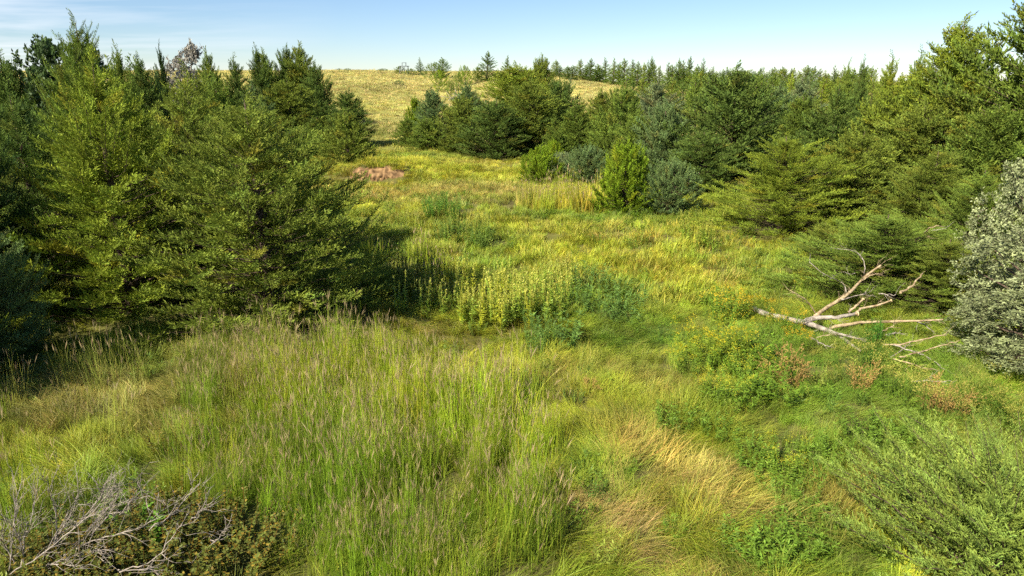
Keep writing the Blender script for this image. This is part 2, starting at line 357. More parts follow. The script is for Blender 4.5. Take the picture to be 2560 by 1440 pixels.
def cedar(name, seed, h=6.0, rad=2.3, npad=240, nsp=6, tmpl=None, psize=1.0, shape=.8, lean=(0, 0), upright=.5, lump=.3, brown=.07, profile='cone', bulge=.35, tips=6, inner=.42, arm=1.0, wind=(0, 0), fan=.75, shoots=0):
    """crown mesh (leafy pads set close over the crown, each a fan of sprays) + trunk mesh, height h, radius rad, foot at the origin"""
    rng = np.random.default_rng(seed)
    G = Geo(); T = Geo(); UP = np.array([0, 0, 1.])
    tp = np.array([[0, 0, -.3], [lean[0]*.2, lean[1]*.2, h*.35], [lean[0]*.6, lean[1]*.6, h*.7], [lean[0], lean[1], h*.97]])
    tl = spline(tp, 9); T.tube(tl, np.linspace(.02*h+.02, .012, 9), 7)
    def trunk(t): return np.array([np.interp(t, np.linspace(0, 1, 9), tl[:, k]) for k in range(3)])
    def prof(t):
        if profile == 'cone': return ((1-t)**shape)*min(1, (t+.12)/.24)**.5 + .015
        return math.sqrt(max(.0, 1-((t-bulge)/(1.02-bulge if t > bulge else bulge+.12))**2)) + .02
    tg = np.linspace(.0, 1, 200); cum = np.cumsum([prof(t)+.06 for t in tg]); cum /= cum[-1]
    ga = rng.uniform(0, 6.28); lobes = rng.uniform(0, 6.28, 4); so = rng.uniform(0, 90)
    plen = tmpl[0][0][:, 0].max()
    for i in range(npad+shoots):
        t = float(np.interp((i+.5)/npad, cum, tg)) if i < npad else .25+.75*((i*.618) % 1); az = ga + i*2.39996 + rng.normal()*.2
        lob = 1 + .12*math.sin(2*az+lobes[0]+3*t) + .10*math.sin(3*az+lobes[1]-5*t)
        nzv = float(fbm(np.array([math.cos(az)*1.8+so+t*2]), np.array([math.sin(az)*1.8+t*5.5]), seed, 2)[0])
        Rr = rad*prof(t)*lob*(1 + lump*(nzv-.5)*2.2)
        rd = np.array([math.cos(az), math.sin(az), 0]); tn = np.array([-math.sin(az), math.cos(az), 0])
        dep = rng.uniform(.80, 1.06) if rng.uniform() > inner else rng.uniform(.22, .62)
        c = trunk(t*.95) + rd*Rr*dep
        a = norm(rd*(1-.75*min(1, upright*t*1.3)) + UP*(.10 + upright*(.15+.9*t)))
        a = norm(a + np.array([wind[0], wind[1], 0]) + rng.normal(size=3)*.10)
        pv = rng.uniform(.82, 1.18); k = (.45 + .55*min(1, Rr/(.5*rad)))*rng.uniform(.8, 1.2); La = arm*k; ps = psize*k
        
        if i >= npad: a = norm(a*.5 + rd*.25 + UP*.7); La *= 1.15; ps *= .62; c = trunk(t*.95) + rd*Rr*1.0 + a*La*.35
        st = c - a*La*.72; sv = norm(np.cross(a, UP)); bend = rng.uniform(.02, .22); hook = rng.uniform(0, .16)
        def pt(q): return st + a*La*q + UP*La*(bend*q*q - hook*q**4)
        o = trunk(max(0, t*.95 - .10)); T.tube(np.array([o, o*.4+st*.6-UP*.04, st, pt(.5), pt(.95)]), np.array([.006*h*(1-t)+.010, .012, .010, .008, .004])*(.35+.05*h), 4, cap=False)
        br = rng.uniform() < brown
        for j in range(nsp):
            q = .12 + .80*j/max(1, nsp-1); sg = (1 if j % 2 else -1); last = j == nsp-1
            tg_ = norm(pt(q+.05)-pt(q-.05))
            f = norm(tg_ + (0 if last else sg*fan*(1-.45*q)*rng.uniform(.5, 1.3))*sv + UP*(rng.normal()*.16 + .10))
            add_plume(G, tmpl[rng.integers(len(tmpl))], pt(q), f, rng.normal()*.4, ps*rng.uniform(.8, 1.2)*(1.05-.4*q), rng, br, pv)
    for j in range(tips*3):                               # the leader and a few lesser tips
        k = j % tips; t = (1 if k == 0 else .84 + .1*((k*.618) % 1)); az = k*2.4 + lobes[2]
        f = norm(np.array([math.cos(az+j)*.28, math.sin(az+j)*.28, 1]))
        off = np.array([math.cos(az), math.sin(az), 0])*rad*.16*(k > 0)
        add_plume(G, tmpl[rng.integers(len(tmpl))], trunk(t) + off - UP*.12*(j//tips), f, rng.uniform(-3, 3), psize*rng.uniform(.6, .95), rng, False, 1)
    return G, T
def add_plume(G, tm, pos, f, roll, sc, rng, brown, pv=1):
    B, D, S, L, W, C = tm
    f = norm(f); up = np.array([0, 0, 1.]) if abs(f[2]) < .95 else np.array([1., 0, 0])
    y = norm(np.cross(up, f)); z = np.cross(f, y)
    c, s = math.cos(roll), math.sin(roll); y, z = y*c + z*s, z*c - y*s
    M = np.stack([f, y, z], 0)
    v = pv*rng.uniform(.88, 1.12); hue = rng.normal()*.05
    col = C*np.array([v*(1+hue), v, v*(1-hue)])
    if brown: col = col*np.array([1.22, .97, .9])
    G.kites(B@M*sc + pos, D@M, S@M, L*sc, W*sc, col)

rngT = np.random.default_rng(11)
T_FINE = [plume(rngT, .50, 14, 5, .095, .0115, .34, .24, .6, hk) for hk in (.0, .16, .26, -.05)]
T_MID = [plume(rngT, .58, 8, 5, .18, .0225, .36, .22, .65, hk) for hk in (.0, .14, .22)]
T_FAR = [plume(rngT, .95, 5, 3, .32, .075, .40, .2, .7, hk) for hk in (.0, .1)]
T_BUSH = [plume(rngT, .34, 8, 4, .12, .0135, .20, .3, .9, .1) for k in range(3)]
CED = {}
def proto(key, *a, **k):
    mat = k.pop('mat', M_CEDAR)
    G, T = cedar(key, *a, **k)
    CED[key] = (G.mesh(key+'_crown', mat), T.mesh(key+'_trunk', M_BARK, True), k.get('h', 6.0), k.get('rad', 2.3))
proto('fine_a', 1, h=6.2, rad=2.6, npad=300, nsp=9, tmpl=T_FINE, psize=1.0, lean=(.15, 0), upright=.42, lump=.52, arm=1.0, wind=(.28, .05), shoots=30)
proto('fine_b', 2, h=5.8, rad=2.9, npad=320, nsp=9, tmpl=T_FINE, psize=1.0, upright=.30, lump=.50, shape=.62, arm=1.0, wind=(.30, .0), shoots=30)
proto('fine_c', 3, h=7.5, rad=2.6, npad=300, nsp=9, tmpl=T_FINE, psize=1.1, upright=.38, lump=.55, shape=.65, arm=1.1, wind=(.25, .1), shoots=30)
proto('mid_a', 4, h=6.0, rad=2.2, npad=260, nsp=7, tmpl=T_MID, psize=.95, lump=.42, arm=1.0)
proto('mid_b', 5, h=6.0, rad=2.5, npad=270, nsp=7, tmpl=T_MID, psize=.95, upright=.6, lump=.40, shape=.55, arm=1.0)
proto('mid_c', 6, h=6.0, rad=2.0, npad=240, nsp=7, tmpl=T_MID, psize=.9, upright=.55, lump=.36, shape=.85, tips=4, arm=.95)
proto('mid_d', 7, h=6.0, rad=2.9, npad=290, nsp=7, tmpl=T_MID, psize=1.0, upright=.18, lump=.46, shape=.5, arm=1.15, wind=(.2, 0))
proto('mid_e', 8, h=9.0, rad=3.0, npad=400, nsp=7, tmpl=T_MID, psize=1.15, upright=.4, lump=.5, shape=.62, arm=1.3)
proto('bush_a', 9, h=3.0, rad=1.15, npad=260, nsp=6, tmpl=T_BUSH, psize=.9, upright=1.5, lump=.12, shape=.52, brown=.02, tips=9, arm=.55, fan=.4)
proto('bush_b', 10, h=3.0, rad=1.3, npad=230, nsp=6, tmpl=T_BUSH, psize=1.0, upright=.9, lump=.2, profile='egg', bulge=.34, brown=.03, arm=.6, fan=.5)
proto('far_a', 12, h=6.0, rad=1.9, npad=80, nsp=5, tmpl=T_FAR, psize=.62, lump=.3, arm=1.1)
proto('far_b', 13, h=6.0, rad=2.3, npad=85, nsp=5, tmpl=T_FAR, psize=.66, upright=.6, lump=.28, shape=.6, arm=1.1)
proto('far_c', 14, h=6.0, rad=1.7, npad=75, nsp=5, tmpl=T_FAR, psize=.58, upright=.55, lump=.35, shape=.95, tips=3, arm=1.0)
proto('far_bush', 15, h=3.0, rad=1.5, npad=70, nsp=4, tmpl=T_FAR, psize=.45, upright=.9, lump=.2, profile='egg', brown=.03, arm=.6)

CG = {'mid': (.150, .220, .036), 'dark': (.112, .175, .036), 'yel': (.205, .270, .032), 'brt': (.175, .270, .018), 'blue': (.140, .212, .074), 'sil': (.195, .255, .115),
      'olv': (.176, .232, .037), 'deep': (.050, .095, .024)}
TREES = []
def tree(key, pos, height, width, colr, label, group=None, rot=None, cat='cedar tree', name='cedar_tree', rng=np.random.default_rng(77), tilt=(0, 0)):
    crown, trunk, h0, r0 = CED[key]
    e = link(name, None, None, pos); e.rotation_euler = (tilt[0] + rng.normal()*.04, tilt[1] + rng.normal()*.04, rng.uniform(0, 6.28) if rot is None else rot)
    sxy = width/2/(r0*1.0); e.scale = (sxy*rng.uniform(.92, 1.1), sxy*rng.uniform(.92, 1.1), height/h0*1.02)
    c = link('crown', crown, e); col = np.array(CG[colr] if isinstance(colr, str) else colr)*rng.uniform(.92, 1.08); c.color = (*col, 1)
    link('trunk', trunk, e)
    tag(e, label, cat, group); TREES.append((pos[0], pos[1], width/2*(.6 if key == 'near_bush' else 1))); return e
def ptree(key, u, y, vtop, wpx, colr, label, group=None, rot=None, **k):
    p = at_depth(u, y); zt = z_for(vtop - 6, y); dep = y*CP - (p[2]-CAM_H)*SP_
    return tree(key, p, max(.5, zt-p[2]), wpx/FPX*dep, colr, label, group, rot, **k)

# left clump, nearest trees
ptree('fine_b', 688, 18.2, 250, 680, 'olv', 'big feathery cedar reaching out over the meadow edge, rightmost of the near left clump', rot=.1)
ptree('fine_a', 330, 19.0, 150, 520, 'yel', 'tall sunlit yellow green cedar in the middle of the near left clump', rot=-.3)
ptree('fine_c', 500, 22.0, 178, 430, 'olv', 'cedar with ragged top standing behind the two biggest near left cedars', rot=.4)
ptree('fine_c', 255, 27.0, 52, 300, 'mid', 'cedar whose thin wispy leader rises highest against the sky at left', rot=.2)
ptree('fine_a', 710, 25.0, 262, 330, 'mid', 'cedar behind the meadow edge clump with tips showing beside the small gully', rot=.7)
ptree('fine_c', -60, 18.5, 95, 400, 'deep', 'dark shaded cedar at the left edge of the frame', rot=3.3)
ptree('fine_b', -40, 14.6, 470, 360, 'blue', 'bluish cedar half in shade in the lower left of the clump', rot=.8)
ptree('fine_a', 120, 22.5, 240, 330, 'dark', 'dark green cedar wedged between the left edge tree and the tall yellow green cedar', rot=5.1)
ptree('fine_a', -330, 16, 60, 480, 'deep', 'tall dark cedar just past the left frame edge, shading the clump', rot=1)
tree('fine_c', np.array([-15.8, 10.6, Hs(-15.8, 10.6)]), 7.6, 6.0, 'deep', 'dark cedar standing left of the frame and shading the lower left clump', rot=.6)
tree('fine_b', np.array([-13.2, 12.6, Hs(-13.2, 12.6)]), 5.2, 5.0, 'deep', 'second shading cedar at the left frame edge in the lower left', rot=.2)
# skyline on the left, further back
BK = 'cedars on the rising ground behind the near left clump'
for i, (u, y, vt, w, kk, c) in enumerate([(60, 46, 150, 190, 'mid_b', 'dark'), (340, 48, 126, 130, 'mid_c', 'mid'), (395, 55, 150, 130, 'mid_a', 'dark'), (430, 60, 122, 60, 'mid_c', 'deep'),
        (545, 58, 135, 110, 'mid_a', 'mid'), (605, 62, 152, 110, 'mid_c', 'dark'), (570, 48, 200, 160, 'mid_b', 'mid'), (640, 50, 215, 150, 'mid_a', 'blue')]):
    ptree(kk, u, y, vt, w, c, ['cedar filling the skyline behind the left edge', 'cedar with pale spiky leader left of the silver olive', 'rounded cedar just left of the small dark spire', 'small nearly black spire left of the silver olive tree',
        'pointed cedar on the skyline just right of the silver olive', 'lower dark cedar between two pointed skyline cedars', 'cedar in front of the skyline, below the silver olive', 'bluish cedar below the skyline near the clump of tall cedars'][i], BK)
for i, (u, y, vt, w, kk, c) in enumerate([(662, 74, 125, 95, 'mid_c', 'dark'), (692, 78, 132, 90, 'mid_a', 'mid'), (725, 80, 124, 110, 'mid_b', 'dark'), (762, 80, 118, 130, 'mid_a', 'olv'), (795, 76, 165, 110, 'mid_b', 'dark'), (730, 66, 205, 170, 'mid_d', 'olv')]):
    ptree(kk, u, y, vt, w, c, ['pointed cedar at the left of the tall group beside the tan hillside', 'second cedar in the tall group beside the tan hillside', 'bushy cedar in the middle of the tall group by the hillside', 'tallest cedar of the group beside the tan hillside',
        'cedar at the right of the group, edging the tan hillside', 'broad olive cedar in front of the group beside the hillside'][i], BK)
ptree('mid_d', 868, 64, 232, 125, 'dark', 'dark flat topped cedar leaning right in front of the tan hillside', rot=.4, tilt=(0, .12))
ptree('mid_b', 875, 52.0, 284, 150, 'olv', 'rounded cedar standing alone by the dirt bank with shadow on its right', rot=1)
ptree('mid_a', 790, 60, 300, 90, 'mid', 'small cedar behind the gully, left of the rounded cedar by the dirt bank')
# knot of cedars in the middle distance
MD = 'cedars in the clump at the foot of the hill'
for (u, y, vt, w, kk, c, lb) in [
        (1040, 74, 250, 62, 'bush_a', 'brt', 'small bright green cedar at the left tip of the middle clump'),
        (1088, 70, 228, 120, 'mid_b', 'blue', 'bluish pointed cedar near the left end of the middle clump'),
        (1022, 65, 300, 85, 'mid_d', 'mid', 'low cedar bush at the foot of the slope, left end of the middle clump'),
        (1075, 62, 300, 120, 'mid_b', 'mid', 'short cedar in front of the bluish pointed one'),
        (1150, 61, 245, 150, 'mid_b', 'olv', 'olive green cedar in the left half of the middle clump'),
        (1175, 70, 215, 130, 'mid_a', 'blue', 'pale cedar behind the olive one in the middle clump'),
        (1290, 76, 166, 210, 'mid_d', 'yel', 'yellow green cedar at the top of the middle clump'),
        (1350, 84, 148, 130, 'mid_b', 'olv', 'rounded cedar on the skyline behind the middle clump'),
        (1235, 58.5, 255, 190, 'mid_d', 'dark', 'dark layered cedar at the front of the middle clump'),
        (1325, 62, 205, 210, 'mid_d', 'olv', 'tallest layered cedar of the middle clump, tiers sweeping to the right'),
        (1395, 70, 205, 170, 'mid_b', 'dark', 'dark cedar at the right shoulder of the middle clump'),
        (1440, 60, 265, 160, 'mid_a', 'mid', 'cedar filling the right end of the middle clump'),
        (1390, 54, 300, 110, 'mid_c', 'mid', 'narrow cedar behind the bright cone of the small meadow cedar'),
        (1385, 52, 355, 60, 'bush_a', 'brt', 'small yellow green cedar peeping over the left bright cone cedar')]:
    ptree(kk, u, y, vt, w, c, lb, MD)
# edge of the meadow: small bright and bluish cedars
ptree('bush_a', 1350, 44.5, 372, 118, 'brt', 'small bright yellow green cone shaped cedar at the far meadow edge', rot=.4)
ptree('bush_a', 1556, 34.8, 362, 158, 'brt', 'bright green egg shaped cedar standing in the meadow beside a bluish one', rot=2)
ptree('bush_b', 1668, 34.0, 408, 140, 'blue', 'small blue green cedar just right of the bright egg shaped one', rot=3)
ptree('bush_b', 1408, 47, 388, 60, 'sil', 'silvery blue young cedar behind the left bright cone')
ptree('bush_b', 1470, 44.5, 372, 130, 'blue', 'pale spreading cedar between the two bright green ones')
# right hand stand
RS = 'cedars in the dense stand right of the meadow'
for (u, y, vt, w, kk, c, lb) in [
        (1545, 54, 222, 190, 'mid_b', 'mid', 'rounded mid green cedar behind the pale spreading one'),
        (1500, 66, 232, 160, 'mid_a', 'olv', 'cedar below the strip of tan field'),
        (1640, 62, 205, 200, 'mid_c', 'sil', 'silvery topped cedar left of the big dark pyramid cedar'),
        (1655, 46, 262, 190, 'mid_b', 'blue', 'bluish cedar above the small blue green one'),
        (1590, 49, 290, 150, 'mid_b', 'mid', 'green cedar right behind the bright egg shaped one'),
        (1820, 46, 176, 300, 'mid_b', 'dark', 'big dark pyramid shaped cedar at the middle of the right hand stand'),
        (1745, 40, 330, 190, 'mid_d', 'dark', 'dark spreading cedar at the foot of the pyramid shaped one'),
        (1935, 60, 215, 190, 'mid_a', 'blue', 'pale blue green cedar right of the dark pyramid'),
        (1990, 70, 200, 170, 'mid_c', 'sil', 'greyish cedar far back in the right hand stand'),
        (2065, 44, 225, 190, 'mid_c', 'dark', 'cedar with bare pale trunk and dark tufts in the right hand stand'),
        (2000, 52, 245, 180, 'mid_b', 'mid', 'cedar between the pale one and the dark tufted one'),
        (2090, 62, 165, 90, 'mid_c', 'mid', 'left of two slim spires on the right skyline'),
        (2125, 60, 158, 90, 'mid_c', 'dark', 'right of two slim spires on the right skyline'),
        (2205, 52, 150, 120, 'mid_c', 'yel', 'sunlit pointed cedar left of the tall right hand cedars'),
        (2255, 48, 140, 130, 'mid_c', 'mid', 'wispy topped cedar at the left shoulder of the tall right cedars'),
        (2180, 42, 240, 220, 'mid_b', 'olv', 'olive cedar in the heart of the right hand stand'),
        (2350, 38, 50, 350, 'mid_e', 'yel', 'tall pointed yellow green cedar second from the right edge'),
        (2540, 31, -170, 460, 'mid_e', 'mid', 'tallest cedar, cut by the upper right corner of the frame'),
        (2280, 33, 260, 280, 'mid_d', 'olv', 'spreading cedar below the tall pointed one at right'),
        (2430, 29, 260, 330, 'mid_e', 'mid', 'large cedar at the right, below the tallest tree'),
        (2110, 31, 330, 230, 'mid_d', 'olv', 'spreading cedar right of the sunlit dome shaped one'),
        (2310, 27, 380, 300, 'fine_c', 'olv', 'shadowy cedar behind the bare dead branches at right')]:
    ptree(kk, u, y, vt, w, c, lb, RS)
ptree('fine_b', 1950, 30, 345, 360, 'yel', 'sunlit dome shaped cedar at the front of the right hand stand', RS, rot=1.0)
ptree('fine_b', 2190, 21.0, 540, 470, 'mid', 'low spreading cedar behind the fallen dead tree', RS, rot=2.2)
ptree('fine_b', 2350, 19.6, 600, 330, 'olv', 'dark green cedar filling in between the low spreading one and the silver olive', RS, rot=.9)
ptree('fine_a', 2420, 23, 430, 300, 'mid', 'cedar standing behind the snapped limbs at right', RS, rot=1.9)
ptree('fine_b', 2050, 25, 560, 130, 'olv', 'little cedar at the foot of the dome shaped one', RS, rot=.5)
# far rows
rngF = np.random.default_rng(5)
def far_row(n, u0, u1, y0, y1, v0, v1, w0, w1, label, group, keys=('far_a', 'far_b', 'far_c'), cols=('mid', 'dark', 'olv', 'dark', 'blue')):
    for i in range(n):
        u = u0 + (u1-u0)*(i+rngF.uniform(-.35, .35)+.5)/n; y = rngF.uniform(y0, y1)
        ptree(keys[rngF.integers(len(keys))], u, y, rngF.uniform(v0, v1), rngF.uniform(w0, w1), cols[rngF.integers(len(cols))], label, group, rng=rngF)
far_row(26, 1380, 1760, 128, 140, 150, 176, 38, 62, 'cedar in the dark row behind the strip of tan field', 'far cedar row behind the tan field')
far_row(40, 1700, 2180, 112, 150, 172, 192, 40, 64, 'small cedar in the far treeline along the right horizon', 'far treeline on the right horizon')
far_row(34, 1730, 2320, 74, 104, 186, 216, 55, 90, 'cedar in the far back of the right hand stand', 'back rows of the right hand stand', cols=('mid', 'olv', 'yel', 'mid', 'blue'))
far_row(14, 1550, 1800, 80, 96, 194, 214, 60, 85, 'cedar in the back row screening the tan field behind the silvery one', 'back row left of the dark pyramid')
far_row(16, -80, 560, 62, 78, 150, 185, 80, 130, 'cedar deep in the woods behind the left clump', 'back rows of the left woods')
ptree('far_a', 1216, 122, 138, 62, 'dark', 'pointed dark cedar on the skyline left of the middle clump', rot=1)
ptree('far_b', 1195, 120, 172, 44, 'mid', 'small cedar leaning against the pointed dark skyline cedar')
ptree('far_c', 1266, 126, 148, 40, 'dark', 'thin spire poking over the yellow green top of the middle clump')
ptree('far_c', 1421, 100, 188, 22, 'sil', 'single pale slim young cedar on the strip of tan field')
ptree('far_c', 1052, 132, 152, 30, 'blue', 'bare looking little spruce shaped cedar on the hill right of the stand tower')
ptree('far_b', 1108, 128, 152, 52, 'blue', 'larger bluish cedar of the pair on the hill crest')
ptree('far_bush', 1086, 127, 165, 50, 'mid', 'green cedar hugging the larger bluish one on the hill crest')
ptree('far_bush', 1163, 116, 172, 34, 'brt', 'rounded bright cedar on the hill above the brush heap')
ptree('far_bush', 1099, 108, 184, 38, 'brt', 'small bright cedar on the hill in front of the bluish pair')
ptree('far_bush', 1146, 104, 190, 28, 'mid', 'little dark cedar beside the brush heap on the hill')
ptree('far_bush', 1127, 100, 207, 22, 'mid', 'tiny cedar seedling left of the brush heap')
for (u, y, vt, w, lb) in [(957, 140, 178, 24, 'low green bush alone on the hill crest'), (1000, 134, 172, 24, 'bush at the left foot of the stand tower'), (1028, 132, 178, 30, 'bush at the right foot of the stand tower'),
                          (868, 142, 178, 20, 'right of two tiny bushes near the left end of the hill crest'), (848, 140, 180, 12, 'left of two tiny bushes near the left end of the hill crest'), (998, 112, 207, 26, 'grey green scrub tuft halfway up the tan hill')]:
    ptree('far_bush', u, y, vt, w, 'mid' if 'grey' not in lb else 'blue', lb, None, cat='bush', name='hill_bush')

# ------------------------------------------------------------------ broadleaf trees (silver olives, green trees)
def broadleaf(key, seed, h, rad, nl, per, leaf, wid, lobes=9, base=.12, lr=1.0):
    rng = np.random.default_rng(seed); G = Geo(); T = Geo()
    T.tube(spline([[0, 0, -.3], [.1, 0, h*.25], [.05, .1, h*.6]], 7), np.linspace(.03*h, .015*h, 7), 8)
    Lb = []
    for i in range(lobes):
        t = base + (1-base)*(i+.5)/lobes; az = i*2.4 + rng.normal()*.4
        r = rad*math.sqrt(max(.05, 1-((t-.42)/.62)**2))
        c = np.array([math.cos(az)*r*(.6+.25*(lr < 1)), math.sin(az)*r*(.6+.25*(lr < 1)), t*h*.92]); Lb.append((c, r*lr*rng.uniform(.42, .62)))
        T.tube(spline([[.05, .05, h*t*.55], c*np.array([.5, .5, .8]), c], 5), np.linspace(.012*h, .004*h, 5), 5, cap=False)
    for i in range(nl):
        c, r = Lb[rng.integers(len(Lb))]
        d = norm(rng.normal(size=3)); p = c + d*r*rng.uniform(.45, 1.12)*np.array([1, 1, .85])
        f = norm(d + np.array([0, 0, .35]) + rng.normal(size=3)*.4); ln = rng.uniform(.22, .5)*rad*.35
        T.tube(np.array([p - f*ln*.3, p + f*ln]), [.006, .003], 3, cap=False)
        tt = rng.uniform(0, 1, per)[:, None]
        B = p + f*ln*tt + rng.normal(size=(per, 3))*.05*rad*.35; D = norm(f*.5 + rng.normal(size=(per, 3)))
        v = rng.uniform(.6, 1.3)*rng.uniform(.75, 1.25, (per, 1)); G.kites(B, D, side_of(D, rng), leaf*rng.uniform(.7, 1.3, per), wid, np.repeat(v, 3, 1))
    CED[key] = (G.mesh(key+'_crown', M_BROAD), T.mesh(key+'_limbs', M_BARK, True), h, rad)
broadleaf('olive_near', 21, 5.0, 2.4, 1050, 20, .125, .026, 30, lr=.52)
broadleaf('olive_far', 22, 5.0, 1.7, 500, 14, .17, .04, 9)
broadleaf('green_far', 23, 7.0, 2.6, 800, 14, .24, .085, 12)
OL = dict(cat='olive tree', name='russian_olive_tree'); GT = dict(cat='tree', name='broadleaf_tree')
SIL = (.28, .315, .145); SIL2 = (.25, .285, .125)
ptree('olive_near', 2590, 16.2, 570, 400, SIL, 'silvery olive tree at the right edge behind the dead branches', 'silver olives at the right edge', rot=.5, **OL)
ptree('olive_near', 2600, 14.9, 735, 350, SIL2, 'lower silver leaved olive at the right edge, nearest of the silver trees', 'silver olives at the right edge', rot=2.5, **OL)
ptree('olive_near', 2560, 21, 362, 260, SIL, 'pale silver olive high at the right edge among the cedars', 'silver olives at the right edge', rot=4, **OL)
ptree('olive_far', 490, 62, 110, 105, (.33, .31, .26), 'greyish silver olive standing above the left woods on the skyline', rot=.3, **OL)
ptree('green_far', 165, 47, 100, 150, (.065, .11, .03), 'dark round topped leafy tree on the left skyline', rot=1, **GT)
ptree('green_far', 262, 50, 108, 110, (.06, .10, .03), 'smaller round topped leafy tree beside the wispy cedar leader', rot=3, **GT)

# ------------------------------------------------------------------ big juniper in the lower right corner
T_NEAR = [plume(rngT, .36, 14, 4, .050, .0068, .26, .14, .3, hk) for hk in (.0, .18, .3, .1)]
def frond_bush(key, seed, h, rad, n, nsp):
    """spreading juniper: long tapering fronds rising from all over a low dome"""
    rng = np.random.default_rng(seed); G = Geo(); T = Geo(); UP = np.array([0, 0, 1.])
    T.tube(spline([[0, 0, -.2], [.1, .05, h*.3], [.1, .1, h*.6]], 6), np.linspace(.09, .03, 6), 7)
    for i in range(n):
        q = math.sqrt((i+.5)/n)*1.0; az = i*2.39996 + rng.normal()*.2; rd = np.array([math.cos(az), math.sin(az), 0])
        lay = rng.uniform(.5, 1.0) if i % 3 == 0 else rng.uniform(.82, 1.05)
        zz = h*math.sqrt(max(0, 1-(q*.97)**2))*lay*(.82+.36*float(vnoise(rd[0]*q*2.2+5, rd[1]*q*2.2+9, seed)))
        a = norm(UP*(.95-.45*q) + rd*(.25+.7*q) + np.array([-.38, .05, 0]) + rng.normal(size=3)*.14); La = rng.uniform(.95, 1.45)
        tip = rd*rad*q*lay + UP*(zz + .12); st = tip - a*La; sv = norm(np.cross(a, UP)); bend = rng.uniform(-.05, .16)
        def pt(v): return st + a*La*v + UP*La*bend*v*v
        T.tube(np.array([st*np.array([.35, .35, .2]), st*np.array([.8, .8, .7]), pt(.1), pt(.55), pt(.97)]), [.016, .011, .008, .006, .003], 4, cap=False)
        pv = rng.uniform(.8, 1.2)
        for j in range(nsp):
            v = .10 + .86*j/(nsp-1); sg = 1 if j % 2 else -1; last = j == nsp-1
            f = norm(a + (0 if last else sg*.95*(1-.35*v)*rng.uniform(.7, 1.2))*sv + UP*(rng.normal()*.22 + .05))
            add_plume(G, T_NEAR[rng.integers(4)], pt(v), f, rng.normal()*.5, rng.uniform(.8, 1.2)*(1.3-1.0*v), rng, rng.uniform() < .02, pv)
    CED[key] = (G.mesh(key+'_crown', M_CEDAR), T.mesh(key+'_limbs', M_BARK, True), h, rad)
frond_bush('near_bush', 31, 1.6, 2.3, 150, 19)
p = at_depth(2440, 8.0)
tree('near_bush', p, 2.05, 5.0, (.185, .262, .052), 'grey green juniper with long feathery tips filling the lower right corner', rot=0)

# ------------------------------------------------------------------ fallen dead tree and loose branches
def zu(X, Y): return 1700 + X/2.6186, 500 + Y/2.6186
def pline(pts, hs, conv=zu, n=14):
    P = [ground_at(*conv(*q), h=h) for q, h in zip(pts, hs)]; return spline(P, n)
def limb_mesh(name, P, r0, r1, mat, twigs=0, seed=0, seg=7, tw_len=.35, tw_rad=.006, wob=.012, levels=1, tr=.75):
    rng = np.random.default_rng(seed); G = Geo(); r0 *= .7; r1 *= .6
    P = P + rng.normal(size=P.shape)*wob; G.tube(P, np.linspace(r0, r1, len(P))*(1+.12*rng.normal(size=len(P))*.6), seg)
    T = np.gradient(P, axis=0); T = norm(T)
    for i in range(twigs):
        k = rng.uniform(.2, 1)*(len(P)-1); a = int(min(len(P)-2, k)); p = P[a]*(1-(k-a)) + P[a+1]*(k-a)
        d = norm(T[a] + rng.normal(size=3)*tr + np.array([0, 0, .15])); ln = tw_len*rng.uniform(.35, 1.2)
        e = spline([p, p + d*ln*.5 + rng.normal(size=3)*.05*ln, p + d*ln + rng.normal(size=3)*.15*ln], 5)
        G.tube(e, np.linspace(tw_rad, tw_rad*.4, 5), 4)
        if levels > 1:
            for q in range(rng.integers(2, 5)):
                s = e[rng.integers(1, 5)]; d2 = norm(d + rng.normal(size=3)*tr*.8); l2 = ln*rng.uniform(.25, .55)
                G.tube(spline([s, s + d2*l2*.5 + rng.normal(size=3)*.06*l2, s + d2*l2], 4), np.linspace(tw_rad*.6, tw_rad*.3, 4), 3)
    return G.mesh(name, mat, True)
ft = link('fallen_tree', None, None, tuple(ground_at(*zu(815, 800))))
tag(ft, 'fallen dead tree with bare grey and tan branches fanning out at right', 'dead tree')
inv = Matrix.Translation(-Vector(ft.location))
def fbranch(name, pts, hs, r0, r1, mat=M_DEADTAN, twigs=3, seed=0, cut=False, label=None):
    P = pline(pts, hs) - np.array(ft.location)
    o = link(name, limb_mesh(name, P, r0, r1, mat, twigs*2, seed, tw_len=.38, levels=2, wob=.007, tr=.55), ft)
    if label: o['label'] = label
    if cut:
        d = norm(P[-1]-P[-2]); g = Geo(); g.tube(np.array([P[-1]-d*.01, P[-1]+d*.012]), [r1*1.06, r1*1.02], 8)
        link('cut_end', g.mesh('cut_end', M_CUT), o)
fbranch('trunk', [(480, 715), (560, 748), (660, 770), (760, 795), (830, 805)], (.12, .16, .2, .25, .3), .13, .11, M_DEAD, 0, 1, label='grey weathered trunk half hidden in weeds')
fbranch('branch', [(815, 800), (900, 772), (1010, 772), (1160, 747)], (.3, .4, .5, .6), .11, .07, M_DEAD, 3, 2, True)
fbranch('branch', [(880, 765), (1000, 680), (1080, 630), (1150, 570), (1220, 500), (1320, 430)], (.4, .6, .9, 1.1, 1.3, 1.6), .085, .045, M_DEADTAN, 9, 3)
fbranch('branch', [(1100, 740), (1150, 695), (1200, 650)], (.55, .75, .95), .05, .04, M_DEADTAN, 2, 4, True)
fbranch('branch', [(1150, 748), (1190, 712), (1290, 690), (1385, 660)], (.6, .7, .85, 1.0), .055, .04, M_DEADTAN, 3, 5, True)
fbranch('branch', [(980, 842), (1100, 815), (1250, 800), (1500, 795), (1720, 785)], (.3, .45, .55, .7, .8), .07, .035, M_DEADTAN, 5, 6)
